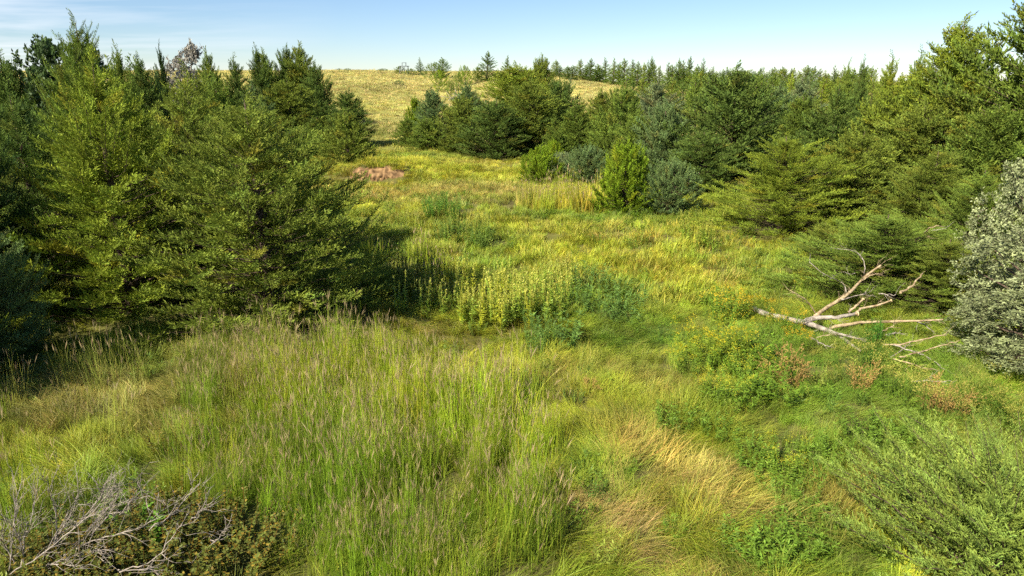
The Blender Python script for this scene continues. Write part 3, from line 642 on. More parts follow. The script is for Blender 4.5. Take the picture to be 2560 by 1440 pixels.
fbranch('branch', [(815, 800), (900, 830), (1030, 880), (1100, 930), (1185, 995)], (.3, .3, .25, .2, .12), .11, .05, M_DEAD, 6, 7)
fbranch('branch', [(1030, 878), (1110, 895), (1190, 915)], (.3, .35, .3), .055, .03, M_DEAD, 3, 8)
fbranch('branch', [(890, 745), (850, 690), (800, 640), (720, 595)], (.4, .7, 1.0, 1.2), .032, .016, M_DEADTAN, 2, 9)
fbranch('branch', [(1090, 605), (1070, 550), (1020, 520), (930, 480), (845, 405)], (.9, 1.1, 1.3, 1.5, 1.8), .026, .012, M_DEAD, 2, 10)
fbranch('branch', [(1205, 490), (1210, 420), (1170, 350), (1110, 330), (1020, 320)], (1.3, 1.6, 1.8, 1.9, 1.9), .022, .009, M_DEAD, 2, 11)
fbranch('branch', [(1060, 655), (1150, 630), (1225, 612)], (.8, .9, 1.0), .03, .015, M_DEAD, 3, 12)
fbranch('branch', [(1190, 530), (1240, 500), (1300, 480)], (1.2, 1.3, 1.4), .03, .014, M_DEADTAN, 2, 13)
fbranch('branch', [(1530, 792), (1600, 820), (1660, 870)], (.7, .55, .35), .028, .014, M_DEAD, 2, 14)
fbranch('branch', [(1150, 480), (1110, 490), (1060, 470), (980, 520)], (1.2, 1.2, 1.2, 1.3), .014, .008, M_DEAD, 1, 15)
LOOSE = [([(1330, 945), (1450, 945), (1600, 910), (1740, 885)], (.25, .35, .5, .6), .035, .018, 'loose grey branch pointing up right below the fallen tree'),
         ([(1400, 950), (1550, 1005), (1620, 1030), (1745, 1120)], (.35, .3, .25, .15), .026, .014, 'thin loose branch slanting down right beside the silver olive'),
         ([(1430, 1030), (1560, 1005), (1700, 960), (1830, 925)], (.25, .3, .4, .5), .03, .016, 'loose branch crossing the slanting one under the silver olive'),
         ([(1380, 1030), (1470, 970), (1510, 925)], (.2, .3, .4), .02, .012, 'short curved loose twig among the crossing branches'),
         ([(1390, 1045), (1500, 1070), (1600, 1105), (1700, 1120)], (.25, .25, .25, .2), .026, .012, 'loose dead branch lying lowest but one below the fallen tree'),
         ([(1520, 1190), (1640, 1185), (1780, 1190)], (.2, .22, .2), .022, .012, 'lowest loose stick lying flat in the grass under the silver olive'),
         ([(1270, 905), (1330, 860), (1400, 825)], (.2, .4, .6), .022, .012, 'short stick rising between the fallen tree limbs'),
         ([(850, 890), (930, 945), (1020, 970)], (.2, .25, .2), .028, .012, 'crooked stick lying below the fork of the fallen tree'),
         ([(860, 915), (950, 890), (1040, 885)], (.2, .3, .3), .016, .01, 'thin twig crossing the crooked stick below the fork'),
         ([(1350, 888), (1440, 876)], (.2, .25), .045, .04, 'short thick log piece lying right of the fallen tree'),
         ([(1440, 612), (1520, 560), (1590, 480)], (1.0, 1.1, 1.3), .05, .03, 'dead limb half buried in the low spreading cedar'),
         ([(1300, 615), (1410, 628)], (1.0, 1.0), .025, .016, 'small dead stick lying on the low spreading cedar')]
def loose(pts, hs, r0, r1, label, conv=zu, mat=M_DEADTAN, twigs=4, seed=0, group='loose dead branches round the fallen tree', name='dead_branch', **k):
    P = pline(pts, hs, conv); o = link(name, None, None, tuple(P[0])); o.location = tuple(P[0])
    o.name = name
    bpy.data.objects.remove(o)
    o = link(name, limb_mesh(name, P - P[0], r0, r1, mat, twigs, seed, **k), None, tuple(P[0])); tag(o, label, 'branch', group); return o
for i, (pts, hs, r0, r1, lb) in enumerate(LOOSE): loose(pts, hs, r0, r1, lb, seed=40+i, mat=(M_DEADTAN, M_DEAD)[i % 2])
# snapped limb sticking up behind the low cedar
UP = [([(1490, 318), (1560, 250), (1650, 180), (1735, 172)], (1.5, 1.9, 2.3, 2.3)), ([(1500, 312), (1600, 298), (1820, 275)], (1.5, 1.6, 1.8)), ([(1540, 280), (1590, 255), (1635, 240)], (1.7, 1.9, 2.0)),
      ([(1580, 300), (1690, 315), (1790, 322)], (1.5, 1.5, 1.5)), ([(1600, 212), (1680, 200), (1740, 190)], (2.1, 2.1, 2.1))]
P0 = ground_at(*zu(1490, 318), h=1.5); bd = link('snapped_limb', None, None, tuple(P0)); tag(bd, 'snapped bundle of bare tan limbs jutting right above the low spreading cedar', 'branch')
for i, (pts, hs) in enumerate(UP):
    link('limb', limb_mesh('limb', pline(pts, hs) - P0, .045, .02, (M_DEADTAN, M_DEAD)[i == 4], 2, 60+i), bd)
def zl(X, Y): return X/6.545, 400 + Y/6.545
loose([(-60, 160), (60, 100), (200, 60), (330, 10)], (1.6, 1.7, 1.8, 2.0), .03, .01, 'pale bare branch poking in at the left edge among dark cedars', zl, M_TWIG, 8, 71, None, tw_len=.5)

# dead shrub, lower left
def zd(X, Y): return X/2.4, 840 + Y/2.4
DS = [([(60, 1430), (230, 1330), (400, 1190), (560, 1060), (690, 900)], 1.3), ([(230, 1335), (350, 1200), (480, 1130), (600, 1060), (760, 1000), (900, 960)], 1.2), ([(290, 1390), (450, 1290), (600, 1220), (720, 1190), (860, 1150), (970, 1060)], 1.0),
      ([(60, 1420), (70, 1300), (80, 1140), (110, 950)], 1.3), ([(130, 1380), (150, 1200), (180, 1160), (205, 1000)], 1.3), ([(300, 1300), (345, 1170), (320, 1000), (280, 880)], 1.4), ([(240, 1340), (380, 1150), (440, 1050), (470, 930)], 1.4),
      ([(330, 1290), (500, 1100), (600, 980), (620, 900)], 1.4), ([(420, 1290), (580, 1120), (700, 980), (710, 910)], 1.3), ([(360, 1310), (560, 1190), (650, 1080), (730, 1060)], 1.2), ([(100, 1400), (20, 1250), (-60, 1180)], 1.1), ([(150, 1400), (120, 1230), (30, 1100)], 1.2),
      ([(600, 1220), (760, 1030), (820, 930), (830, 880)], 1.4), ([(400, 1360), (560, 1290), (640, 1300)], .7), ([(200, 1420), (330, 1380), (500, 1400)], .6)]
P0 = ground_at(*zd(200, 1400)); ds = link('dead_shrub', None, None, tuple(P0)); tag(ds, 'bare grey dead shrub with spreading twigs in the lower left corner', 'dead shrub')
for i, (pts, top) in enumerate(DS):
    hs = np.linspace(.25, top, len(pts)); P = pline(pts, hs, zd, 16) - P0
    link('branch', limb_mesh('branch', P, .015, .005, M_TWIG, 18, 80+i, 6, .45, .0042, .006, 2, .45), ds)
for i, (pts, hs, lb) in enumerate([([(700, 1412), (850, 1380), (990, 1290), (1060, 1190), (1090, 1140)], (.3, .5, .7, .9, 1.0), 'long bare stem arching up through the low leafy shrub'), ([(900, 1170), (1050, 1060), (1130, 960), (1160, 880)], (.6, .8, 1.0, 1.2), 'bare forked stem leaning right above the low leafy shrub'),
        ([(1150, 1110), (1250, 1010)], (.6, .9), 'short bare twig right of the forked stem'), ([(1270, 1255), (1360, 1180)], (.5, .8), 'stub of dead stick over the dark leafy shrub'), ([(720, 1420), (880, 1405), (1040, 1425)], (.6, .6, .5), 'bare stem lying along the bottom edge at left')]):
    loose(pts, hs, .013, .006, lb, zd, M_TWIG, 10, 110+i, 'bare stems over the low leafy shrub', tw_len=.35, tw_rad=.005, levels=2)

# brush heap on the hill
P0 = at_depth(1158, 99); bh = link('brush_heap', None, None, tuple(P0)); tag(bh, 'pale heap of cut brush on the hill beside small cedars', 'brush heap'); rngb = np.random.default_rng(3)
for i in range(26):
    a = rngb.uniform(0, 6.28); c = np.array([rngb.normal()*.9, rngb.normal()*.5, rngb.uniform(.1, .8)]); d = norm(np.array([math.cos(a), math.sin(a)*.5, rngb.normal()*.35]))
    link('stick', limb_mesh('stick', np.array([c-d*.9, c-d*.3, c+d*.3, c+d*.9]), .07, .03, M_DEAD, 0, i, 5), bh)
# stand tower on the crest
def tower():
    P0 = at_depth(1011, 133); e = link('stand_tower', None, None, tuple(P0)); tag(e, 'thin metal hunting stand tower on the hill crest against the sky', 'tower')
    zt = z_for(166, 133)-P0[2]; w = .85
    for sx, sy in ((-1, -1), (1, -1), (1, 1), (-1, 1)):
        g = Geo(); g.tube(np.array([[sx*w*.95, sy*w, -.2], [sx*w*.8, sy*w*.8, zt]]), .05, 6); link('leg', g.mesh('leg', M_METAL), e)
    g = Geo(); g.tube(np.array([[0, -.1, -.2], [0, -.1, zt]]), .05, 6); link('ladder_post', g.mesh('ladder_post', M_METAL), e)
    for nm, z, ww, th in (('platform', zt, .86, .09), ('canopy', zt+.62, .40, .06)):
        g = Geo(); V = np.array([[x*ww, y*ww, z+k*th] for k in (0, 1) for x, y in ((-1, -1), (1, -1), (1, 1), (-1, 1))], float)
        g.add(V, np.array([(3, 2, 1, 0), (4, 5, 6, 7), (0, 1, 5, 4), (1, 2, 6, 5), (2, 3, 7, 6), (3, 0, 4, 7)]), np.ones((8, 4))); link(nm, g.mesh(nm, M_METAL), e)
    for sx, sy in ((-1, -1), (1, -1), (1, 1), (-1, 1)):
        g = Geo(); g.tube(np.array([[sx*.34, sy*.34, zt+.08], [sx*.34, sy*.34, zt+.63]]), .03, 5); link('canopy_post', g.mesh('canopy_post', M_METAL), e)
tower()

# ------------------------------------------------------------------ weeds, goldenrod, leafy plants
def stems(rng, n, rad, h, lean=.25):
    out = []
    for i in range(n):
        a = rng.uniform(0, 6.28); r = rad*math.sqrt(rng.uniform()); b = np.array([math.cos(a)*r, math.sin(a)*r, -.05])
        hh = h*rng.uniform(.75, 1.1); t = b + np.array([math.cos(a)*lean*r/rad*hh*.6 + rng.normal()*.05, math.sin(a)*lean*r/rad*hh*.6 + rng.normal()*.05, hh])
        out.append(spline([b, b*.4+t*.6 - np.array([b[0]*.1, b[1]*.1, .15*hh]), t], 9))
    return out
def leaves_on(G, P, n, L, W, c, rng, t0=.1, t1=1, up=.35, curl=.0):
    t = rng.uniform(t0, t1, n)*(len(P)-1); a = np.minimum(t.astype(int), len(P)-2); f = (t-a)[:, None]
    B = P[a]*(1-f) + P[a+1]*f; az = rng.uniform(0, 6.28, n)
    D = norm(np.stack([np.cos(az), np.sin(az), up + rng.normal(size=n)*.25], 1)); S = norm(np.cross(D, np.array([0, 0, 1.])) + rng.normal(size=(n, 3))*.25)
    cc = np.asarray(c)[None, :]*rng.uniform(.75, 1.25, (n, 1)); G.kites(B, D, S, L*rng.uniform(.6, 1.25, n), W, cc)
def plant_proto(kind, seed):
    rng = np.random.default_rng(seed); S = Geo(); Fo = Geo(); Fl = Geo()
    if kind == 'weed':            # tall pale pigweed-like stalk
        for P in stems(rng, rng.integers(3, 6), .12, 1.15, .12):
            S.tube(P, np.linspace(.010, .004, 9), 4, (.9, 1.0, .5)); leaves_on(Fo, P, 34, .12, .018, (1, 1.05, .8), rng, .05, .75, .5)
            leaves_on(Fl, P, 60, .055, .011, (1.25, 1.15, .75), rng, .55, 1, 1.1)
    elif kind == 'gold':          # goldenrod clump
        for P in stems(rng, 26, .42, .85, .5):
            S.tube(P, np.linspace(.007, .003, 9), 4, (.8, .9, .5)); leaves_on(Fo, P, 30, .12, .013, (1, 1, 1), rng, .1, .95, .3)
            t = P[-1]; n = 20; d = norm(rng.normal(size=(n, 3)) + np.array([0, 0, .6])); B = t + d*rng.uniform(0, .11, (n, 1)); Fl.kites(B, d, side_of(d, rng), .032, .009, np.array([1, 1, 1])[None]*rng.uniform(.75, 1.2, (n, 1)))
    elif kind == 'leafy':         # green leafy forb clump
        for P in stems(rng, 18, .35, .7, .6):
            S.tube(P, np.linspace(.006, .003, 9), 4, (.9, .9, .6)); leaves_on(Fo, P, 34, .11, .017, (1, 1, 1), rng, .1, 1, .35)
    elif kind == 'ferny':         # fine leaved ragweed
        for P in stems(rng, 12, .22, .8, .35):
            S.tube(P, np.linspace(.007, .003, 9), 4, (.9, .9, .6)); leaves_on(Fo, P, 75, .09, .007, (1, 1, 1), rng, .05, 1, .6)
    elif kind == 'dry':           # branching tan dry weed
        for P in stems(rng, 9, .14, .75, .9):
            S.tube(P, np.linspace(.007, .003, 9), 4, (1, 1, 1))
            for k in range(14):
                a = rng.integers(3, 9); d = norm(P[-1]-P[0] + rng.normal(size=3)*.55); l = rng.uniform(.1, .28); S.tube(np.array([P[a], P[a]+d*l*.5 + rng.normal(size=3)*.02, P[a]+d*l]), [.004, .003, .002], 3, (1, 1, 1), False)
                n = 9; D = norm(rng.normal(size=(n, 3)) + d); Fo.kites(P[a]+d*l*rng.uniform(.4, 1, (n, 1)), D, side_of(D, rng), .04, .008, np.ones((n, 3))*rng.uniform(.8, 1.2, (n, 1)))
    elif kind == 'umbel':         # yellowish open weed with loose heads
        for P in stems(rng, 10, .25, .95, .5):
            S.tube(P, np.linspace(.006, .003, 9), 4, (.8, .85, .5)); leaves_on(Fo, P, 14, .12, .010, (.6, .8, .5), rng, .1, .7, .4)
            for k in range(6):
                d = norm(np.array([rng.normal(), rng.normal(), 1.0])); q = P[-2]; l = rng.uniform(.08, .22); S.tube(np.array([q, q+d*l]), [.003, .002], 3, (.9, .9, .5), False)
                n = 12; D = norm(rng.normal(size=(n, 3)) + [0, 0, .5]); Fl.kites(q+d*l + rng.normal(size=(n, 3))*.03, D, side_of(D, rng), .025, .006, np.ones((n, 3))*rng.uniform(.8, 1.2, (n, 1)))
    elif kind == 'low':           # low dark shrub with small round leaves
        for P in stems(rng, 34, .6, .62, .9):
            S.tube(P, np.linspace(.008, .003, 9), 4, (1.3, .6, .5)); leaves_on(Fo, P, 26, .060, .020, (1, 1, 1), rng, .25, 1, .3)
            leaves_on(Fo, P, 6, .055, .019, (1.9, 1.15, .9), rng, .4, 1, .3)
    elif kind == 'sapling':
        for P in stems(rng, 4, .08, .8, .5):
            S.tube(P, np.linspace(.008, .003, 9), 4, (.8, .8, .5)); leaves_on(Fo, P, 22, .16, .030, (1, 1, 1), rng, .35, 1, .25)
    parts = [('stem', S)] + ([('foliage', Fo)] if Fo.n else []) + ([('flower_head', Fl)] if Fl.n else [])
    return [(nm, g.mesh(kind+'_'+nm, M_PLANT)) for nm, g in parts]
PROT = {k: [plant_proto(k, 200+i*10+j) for j in range(c)] for i, (k, c) in enumerate([('weed', 4), ('gold', 3), ('leafy', 3), ('ferny', 2), ('dry', 2), ('umbel', 3), ('low', 3), ('sapling', 1)])}
rngP = np.random.default_rng(99)
def plant(kind, name, p, s, leafc, flowc, label, cat, group=None, tiltv=.06):
    e = link(name, None, None, tuple(p)); e.rotation_euler = (rngP.normal()*tiltv, rngP.normal()*tiltv, rngP.uniform(0, 6.28)); e.scale = (s*rngP.uniform(.9, 1.1),)*2 + (s*rngP.uniform(.88, 1.12),)
    v = rngP.uniform(.85, 1.15)
    for nm, me in PROT[kind][rngP.integers(len(PROT[kind]))]:
        c = link(nm, me, e); cc = flowc if nm == 'flower_head' and flowc is not None else leafc; c.color = (*(np.array(cc)*v), 1)
    tag(e, label, cat, group); return e
PALE = (.27, .36, .06); PALEF = (.42, .44, .13); YELW = (.42, .42, .045)
# stand of tall pale weeds in the middle of the meadow
for i in range(90):
    u = float(np.clip(rngP.normal(1235, 120), 1000, 1460)); v = rngP.uniform(735, 835) - 25*abs((u-1240)/180)
    y = YELW if 1150 < u < 1330 and rngP.uniform() < .4 else PALE
    plant('weed', 'tall_weed', ground_at(u, v), rngP.uniform(.7, 1.3), y, PALEF, 'tall pale yellow green weed in the upright stand in mid meadow', 'weed', 'tall weeds standing in mid meadow')
for i in range(26):
    u = rngP.uniform(930, 1110); v = rngP.uniform(690, 790)
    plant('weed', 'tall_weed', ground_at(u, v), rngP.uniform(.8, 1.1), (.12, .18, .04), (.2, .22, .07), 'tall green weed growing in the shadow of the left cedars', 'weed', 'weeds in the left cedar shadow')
for i in range(26):
    u = rngP.uniform(1110, 1230); v = rngP.uniform(585, 628)
    plant('weed' if i % 3 else 'ferny', 'tall_weed', ground_at(u, v), rngP.uniform(.8, 1.2), (.17, .26, .045), (.30, .33, .09), 'bright green weed in the small clump further back in the meadow', 'weed', 'green weeds further back in the meadow')
for i in range(9):
    plant('ferny', 'leafy_weed', ground_at(rngP.uniform(1080, 1150), rngP.uniform(535, 556)), rngP.uniform(1.0, 1.5), (.12, .24, .03), None, 'vivid green feathery weed far back, left of the meadow centre', 'weed', 'vivid green weeds far back')
for i in range(18):
    u = rngP.uniform(1695, 1800); v = 590 + (u-1695)*.42 + rngP.normal()*10
    plant('weed', 'tall_weed', ground_at(u, v), rngP.uniform(.8, 1.1), (.24, .32, .05), (.36, .36, .1), 'light green weed along the right meadow edge by the dome shaped cedar', 'weed', 'weeds along the right meadow edge')
for (u, v, s, c, lb) in [(1060, 2000, 0, 0, '')][:0]: pass
for i, (u, v) in enumerate([(1330, 860), (1370, 880), (1345, 890), (1500, 800), (1555, 810), (1440, 770), (1400, 870), (1530, 745), (1470, 720), (1565, 770)]):
    plant('ferny' if i in (0, 1, 2) else 'leafy', 'leafy_weed', ground_at(u, v), rngP.uniform(.9, 1.3), (.14, .24, .045), None, 'dark green leafy weed just right of the tall pale weeds', 'weed', 'leafy weeds right of the pale stand')
# goldenrod and leafy growth near the fallen tree
for i, (u, v, s, fc, lb) in enumerate([(1760, 910, 1.25, (.60, .50, .02), 'largest bright yellow goldenrod clump, left of the fallen tree'), (1815, 905, 1.15, (.55, .47, .02), 'yellow goldenrod clump overlapping the largest one on its right'), (1735, 935, .9, (.5, .45, .02), 'small goldenrod at the left foot of the largest clump'),
        (1800, 805, 1.0, (.75, .52, .03), 'golden flowered clump at the left end of the fallen trunk'), (1835, 800, .9, (.72, .5, .03), 'golden clump behind the buried trunk end'), (1900, 800, .8, (.75, .50, .02), 'deep yellow flower heads in front of the grey trunk'),
        (1960, 840, .8, (.72, .5, .03), 'goldenrod below the grey trunk'), (1985, 880, .75, (.75, .47, .02), 'orange yellow goldenrod left of the crooked stick'), (1880, 960, 1.0, (.50, .48, .03), 'green goldenrod just coming into flower'), (1770, 1000, .7, (.5, .45, .03), 'small goldenrod beside the pale flattened grass'),
        (2020, 735, .7, (.6, .5, .03), 'goldenrod behind the thin curved limb'), (1900, 700, .7, (.55, .48, .03), 'faint yellow goldenrod under the right hand cedars'), (1800, 1010, .8, (.45, .45, .03), 'goldenrod in the lower part of the leafy patch'), (1960, 1200, .8, (.42, .42, .03), 'goldenrod near the tan laid grass at lower right')]):
    plant('gold', 'goldenrod', ground_at(u, v), s, (.25, .33, .03) if s > 1 else (.18, .27, .03), np.array(fc)*.85, lb, 'goldenrod', 'goldenrod round the fallen tree')
for i, (u, v, s) in enumerate([(1880, 900, 1.0), (1920, 930, 1.1), (1890, 1000, 1.1), (1840, 1030, .9), (1930, 1010, 1.1), (1850, 960, .9), (1980, 960, .8), (1800, 950, .8), (2040, 1010, .7), (1910, 860, .9), (1810, 790, .9), (1785, 770, 1.0)]):
    plant('leafy', 'leafy_weed', ground_at(u, v), s, (.16, .27, .025), None, 'bright green leafy weed among the goldenrod', 'weed', 'leafy weeds among the goldenrod')
for i, (u, v, s) in enumerate([(2190, 890, 1.0), (2205, 860, .8), (2175, 870, .8), (2170, 920, .7)]):
    plant('ferny', 'leafy_weed', ground_at(u, v), s, (.07, .18, .02), None, 'vivid dark green feathery weed at the end of the fallen limb', 'weed', 'feathery weeds at the fallen limb')
for (u, v, s, lb) in [(1955, 985, 1.1, 'tan dried weed standing out against green, below the goldenrod'), (2150, 985, .8, 'yellowish tan dry weed right of the orange tan one'), (2370, 1050, .9, 'tall tan dry weed stalks in the green at right'), (2330, 1040, .8, 'tan dry weed left of the tall dry stalks'), (1480, 985, .5, 'small pale dry weed beside a leafy stalk in mid meadow')]:
    plant('dry', 'dry_weed', ground_at(u, v), s, (.44, .29, .09), None, lb, 'dry weed')
for i, (u, v) in enumerate([(2440, 1060), (2500, 1075), (2530, 1060), (2460, 1030), (2120, 940), (2230, 1000), (2270, 1020), (2090, 975), (2300, 1080), (2400, 1090), (2180, 960), (2545, 1100)]):
    plant('umbel', 'flowering_weed', ground_at(u, v), rngP.uniform(.8, 1.1), (.17, .23, .04), (.40, .37, .07), 'open yellowish flowering weed in the green growth at right', 'weed', 'yellowish weeds at right')
for i, (u, v) in enumerate([(1680, 1085), (1790, 1100), (1870, 1190), (1900, 1170), (1985, 1330), (2010, 1290), (1960, 1400), (1900, 1420), (1930, 1430), (1880, 1400), (2020, 1230), (2090, 1150), (2140, 1100), (2200, 1090), (2170, 1130), (2050, 1180), (2250, 1110), (1940, 1250), (2060, 1330), (2000, 1400)]):
    plant('leafy', 'leafy_weed', ground_at(u, v), rngP.uniform(.55, .9), (.15, .25, .028), None, 'green leafy weed scattered in the laid grass at lower right', 'weed', 'leafy weeds in the lower right grass')
for i, (u, v) in enumerate([(1430, 1010), (1310, 985), (1270, 980), (1130, 900), (1060, 960), (1190, 835)]):
    plant('leafy', 'leafy_weed', ground_at(u, v), rngP.uniform(.5, .75), (.16, .24, .04), None, 'single light green weed poking out of the mid meadow grass', 'weed', 'single weeds in mid meadow')
# low leafy shrub patch, lower left
for i, (u, v, s) in enumerate([(120, 1425, 1.0), (240, 1400, 1.0), (350, 1400, 1.1), (450, 1400, 1.1), (540, 1395, 1.1), (620, 1390, 1.0), (560, 1440, 1.0), (440, 1450, 1.0), (320, 1460, 1.0), (200, 1470, 1.0), (520, 1330, .8), (400, 1340, .8), (60, 1470, 1), (440, 1130, .7), (480, 1090, .6)]):
    plant('low', 'low_shrub', ground_at(u, v), s, (.14, .165, .03), None, 'low dark shrub with tiny yellow green leaves in the lower left', 'shrub', 'low shrubs in the lower left')
plant('sapling', 'sapling', ground_at(345, 1385), 1.0, (.16, .32, .03), None, 'bright green leafy sapling among the bare grey twigs', 'sapling')

# ------------------------------------------------------------------ grass
def tuft(seed, n, rad, h, w, mode, seg=3, sub=6, heads=.22):
    """one grass tuft: curved tapering blades; mode: short, tall (seed heads), laid, far"""
    rng = np.random.default_rng(seed); V = []; F = []; C = []; k = 0
    cen = [(rad*math.sqrt(rng.uniform()), rng.uniform(0, 6.28), rng.uniform(.7, 1.25), rng.uniform(.75, 1.3), rng.normal()*.4, rng.uniform() < .2) for _ in range(sub)]
    for i in range(n):
        cr, ca, ch, cv, caz, cdry = cen[i % sub]
        a = rng.uniform(0, 6.28); r = rad*.42*math.sqrt(rng.uniform()); b = np.array([math.cos(a)*r + math.cos(ca)*cr, math.sin(a)*r + math.sin(ca)*cr, -.05])
        L = h*rng.uniform(.6, 1.15)*ch
        if mode == 'laid':
            az = caz + rng.normal()*.3; l0, l1 = rng.uniform(.5, .95), rng.uniform(1.35, 1.75)
        elif mode == 'tall':
            az = rng.uniform(0, 6.28); l0, l1 = rng.uniform(.0, .16), rng.uniform(.08, .38)
            if rng.uniform() < .45: l1 = rng.uniform(.6, 1.5); L *= .6
        else:
            az = caz*2 + rng.normal()*.8; l0, l1 = rng.uniform(.05, .45), rng.uniform(.5, 1.5)
        d = np.array([math.cos(az), math.sin(az), 0]); s = np.array([-math.sin(az), math.cos(az), 0]); s = norm(s + rng.normal(size=3)*.35)
        p = b.copy(); pts = [p.copy()]
        for q in range(seg):
            th = l0 + (l1-l0)*(q+.5)/seg; p = p + (d*math.sin(th) + np.array([0, 0, math.cos(th)]))*L/seg; pts.append(p.copy())
        ww = w*rng.uniform(.7, 1.3); vv = cv*rng.uniform(.75, 1.25); dry = rng.uniform() < (.6 if cdry else .14)
        for q in range(seg+1):
            t = q/seg; wq = ww*(1-t*.85)
            V += [pts[q]-s*wq, pts[q]+s*wq]
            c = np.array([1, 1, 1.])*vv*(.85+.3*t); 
            if dry: c = c*np.array([1.55, 1.2, 1.6])
            C += [np.append(c, 0)]*2
        F += [(k+2*q, k+2*q+1, k+2*q+3, k+2*q+2) for q in range(seg)]; k += 2*(seg+1)
        if mode == 'tall' and l1 < .5 and rng.uniform() < heads:      # seed head
            tip = pts[-1]; dd = norm(pts[-1]-pts[-2]); hc = np.append(np.array([.40, .30, .16])*rng.uniform(.7, 1.2), 1.)
            for m in range(3):
                e = norm(dd + rng.normal(size=3)*.22); sd = norm(np.cross(e, rng.normal(size=3))); ln = rng.uniform(.09, .17); w2 = w*.8
                V += [tip-dd*.03, tip+e*ln*.4+sd*w2, tip+e*ln, tip+e*ln*.4-sd*w2]; C += [hc]*4; F.append((k, k+1, k+2, k+3)); k += 4
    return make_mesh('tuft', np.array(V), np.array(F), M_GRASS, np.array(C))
def tuft_set(name, meshes):
    c = bpy.data.collections.new(name)
    for i, me in enumerate(meshes): c.objects.link(bpy.data.objects.new('%s_%02d' % (name, i), me))
    return c
def scatter(name, P, idx, rot, scl, tint, coll, label, cat):
    me = bpy.data.meshes.new(name); me.vertices.add(len(P)); me.vertices.foreach_set('co', P.astype(np.float32).ravel())
    for nm, ty, key, arr in (('idx', 'INT', 'value', idx.astype(np.int32)), ('rot', 'FLOAT_VECTOR', 'vector', rot.astype(np.float32)), ('scl', 'FLOAT_VECTOR', 'vector', scl.astype(np.float32)), ('tint', 'FLOAT_VECTOR', 'vector', tint.astype(np.float32))):
        me.attributes.new(nm, ty, 'POINT').data.foreach_set(key, arr.ravel())
    me.materials.append(M_GRASS)
    o = link(name, me); g = bpy.data.node_groups.new(name, 'GeometryNodeTree')
    g.interface.new_socket('Geometry', in_out='INPUT', socket_type='NodeSocketGeometry'); g.interface.new_socket('Geometry', in_out='OUTPUT', socket_type='NodeSocketGeometry')
    n = g.nodes; l = g.links; gi = n.new('NodeGroupInput'); go = n.new('NodeGroupOutput')
    ip = n.new('GeometryNodeInstanceOnPoints'); ci = n.new('GeometryNodeCollectionInfo'); ci.inputs['Collection'].default_value = coll
    ci.inputs['Separate Children'].default_value = True; ci.inputs['Reset Children'].default_value = True
    def na(nm, ty):
        a = n.new('GeometryNodeInputNamedAttribute'); a.data_type = ty; a.inputs['Name'].default_value = nm; return a.outputs[0]
    l.new(gi.outputs[0], ip.inputs['Points']); l.new(ci.outputs[0], ip.inputs['Instance']); ip.inputs['Pick Instance'].default_value = True
    l.new(na('idx', 'INT'), ip.inputs['Instance Index']); l.new(na('rot', 'FLOAT_VECTOR'), ip.inputs['Rotation']); l.new(na('scl', 'FLOAT_VECTOR'), ip.inputs['Scale'])
    l.new(ip.outputs[0], go.inputs[0])
    md = o.modifiers.new('scatter', 'NODES'); md.node_group = g
    tag(o, label, cat, None, 'stuff'); return o
rngG = np.random.default_rng(2024)
def field(y0, y1, dens, margin=5.0):
    k = 1280/FPX*1.02
    area = k*(y1*y1-y0*y0) + 2*margin*(y1-y0); n = int(area*dens)
    y = rngG.uniform(y0, y1, n*2); hw = k*y + margin; keep = rngG.uniform(0, 1, n*2) < hw/(k*y1+margin); y = y[keep]; 
    if len(y) > n: y = y[:n]
    x = rngG.uniform(-1, 1, len(y))*(k*y+margin); return x, y
def open_ground(x, y, k=.72):
    """no sward right under the crowns"""
    r = np.ones(len(x), bool)
    for (tx, ty, tr) in TREES:
        if ty < 62: r &= ((x-tx)**2 + (y-ty)**2) > (tr*k)**2
    return r
def in_poly(x, y, pts):
    Q = [ground_at(*p)[:2] for p in pts]; r = np.zeros(len(x), bool); j = len(Q)-1
    for i in range(len(Q)):
        xi, yi = Q[i]; xj, yj = Q[j]
        c = ((yi > y) != (yj > y)) & (x < (xj-xi)*(y-yi)/(yj-yi+1e-12)+xi); r ^= c; j = i
    return r
TALL_POLY = [(470, 905), (700, 880), (980, 850), (1000, 960), (1280, 1000), (1390, 1180), (1340, 1300), (1400, 1500), (820, 1500), (700, 1330), (490, 1250)]
TALL2 = [(1300, 528), (1490, 533), (1500, 500), (1310, 490)]
TALL3 = [(900, 640), (1100, 650), (1130, 720), (1010, 800), (940, 800)]
def flow(x, y): return 6.28*fbm(x*.17+5, y*.17, 91, 2)*1.5 + 1.2
def build(name, x, y, kinds, coll, label, cat, size, tall=False, laid=False, tintk=1.0):
    n = len(x); P = np.stack([x, y, H(x, y)], 1); t = sward(x, y, rngG)*tintk
    t = t*rngG.uniform(*((.9, 1.1) if y[0] > 61 else (.75, 1.25)), (n, 1))*(1 + rngG.normal(size=(n, 3))*.05)
    idx = rngG.integers(0, kinds, n); az = flow(x, y) + rngG.normal(size=n)*(.65 if laid else 1.4)
    rot = np.stack([rngG.normal(size=n)*.08, rngG.normal(size=n)*.08, az], 1)
    s = size*(.35 + 1.3*fbm(x*1.1, y*1.1, 61))*rngG.uniform(.8, 1.2, n); sc = np.stack([s, s, s*rngG.uniform(.85, 1.15, n)], 1)
    return scatter(name, P, idx, rot, sc, t, coll, label, cat)
C_SHORT = tuft_set('short_tuft', [tuft(300+i, 220, .34, .42, .0040, 'short') for i in range(6)])
C_TALL = tuft_set('tall_tuft', [tuft(320+i, 170, .34, .88, .0036, 'tall', 4) for i in range(6)])
C_LAID = tuft_set('laid_tuft', [tuft(340+i, 230, .36, .50, .0037, 'laid', 4) for i in range(6)])
C_MID = tuft_set('mid_tuft', [tuft(360+i, 140, .42, .35, .0105, 'short') for i in range(6)])
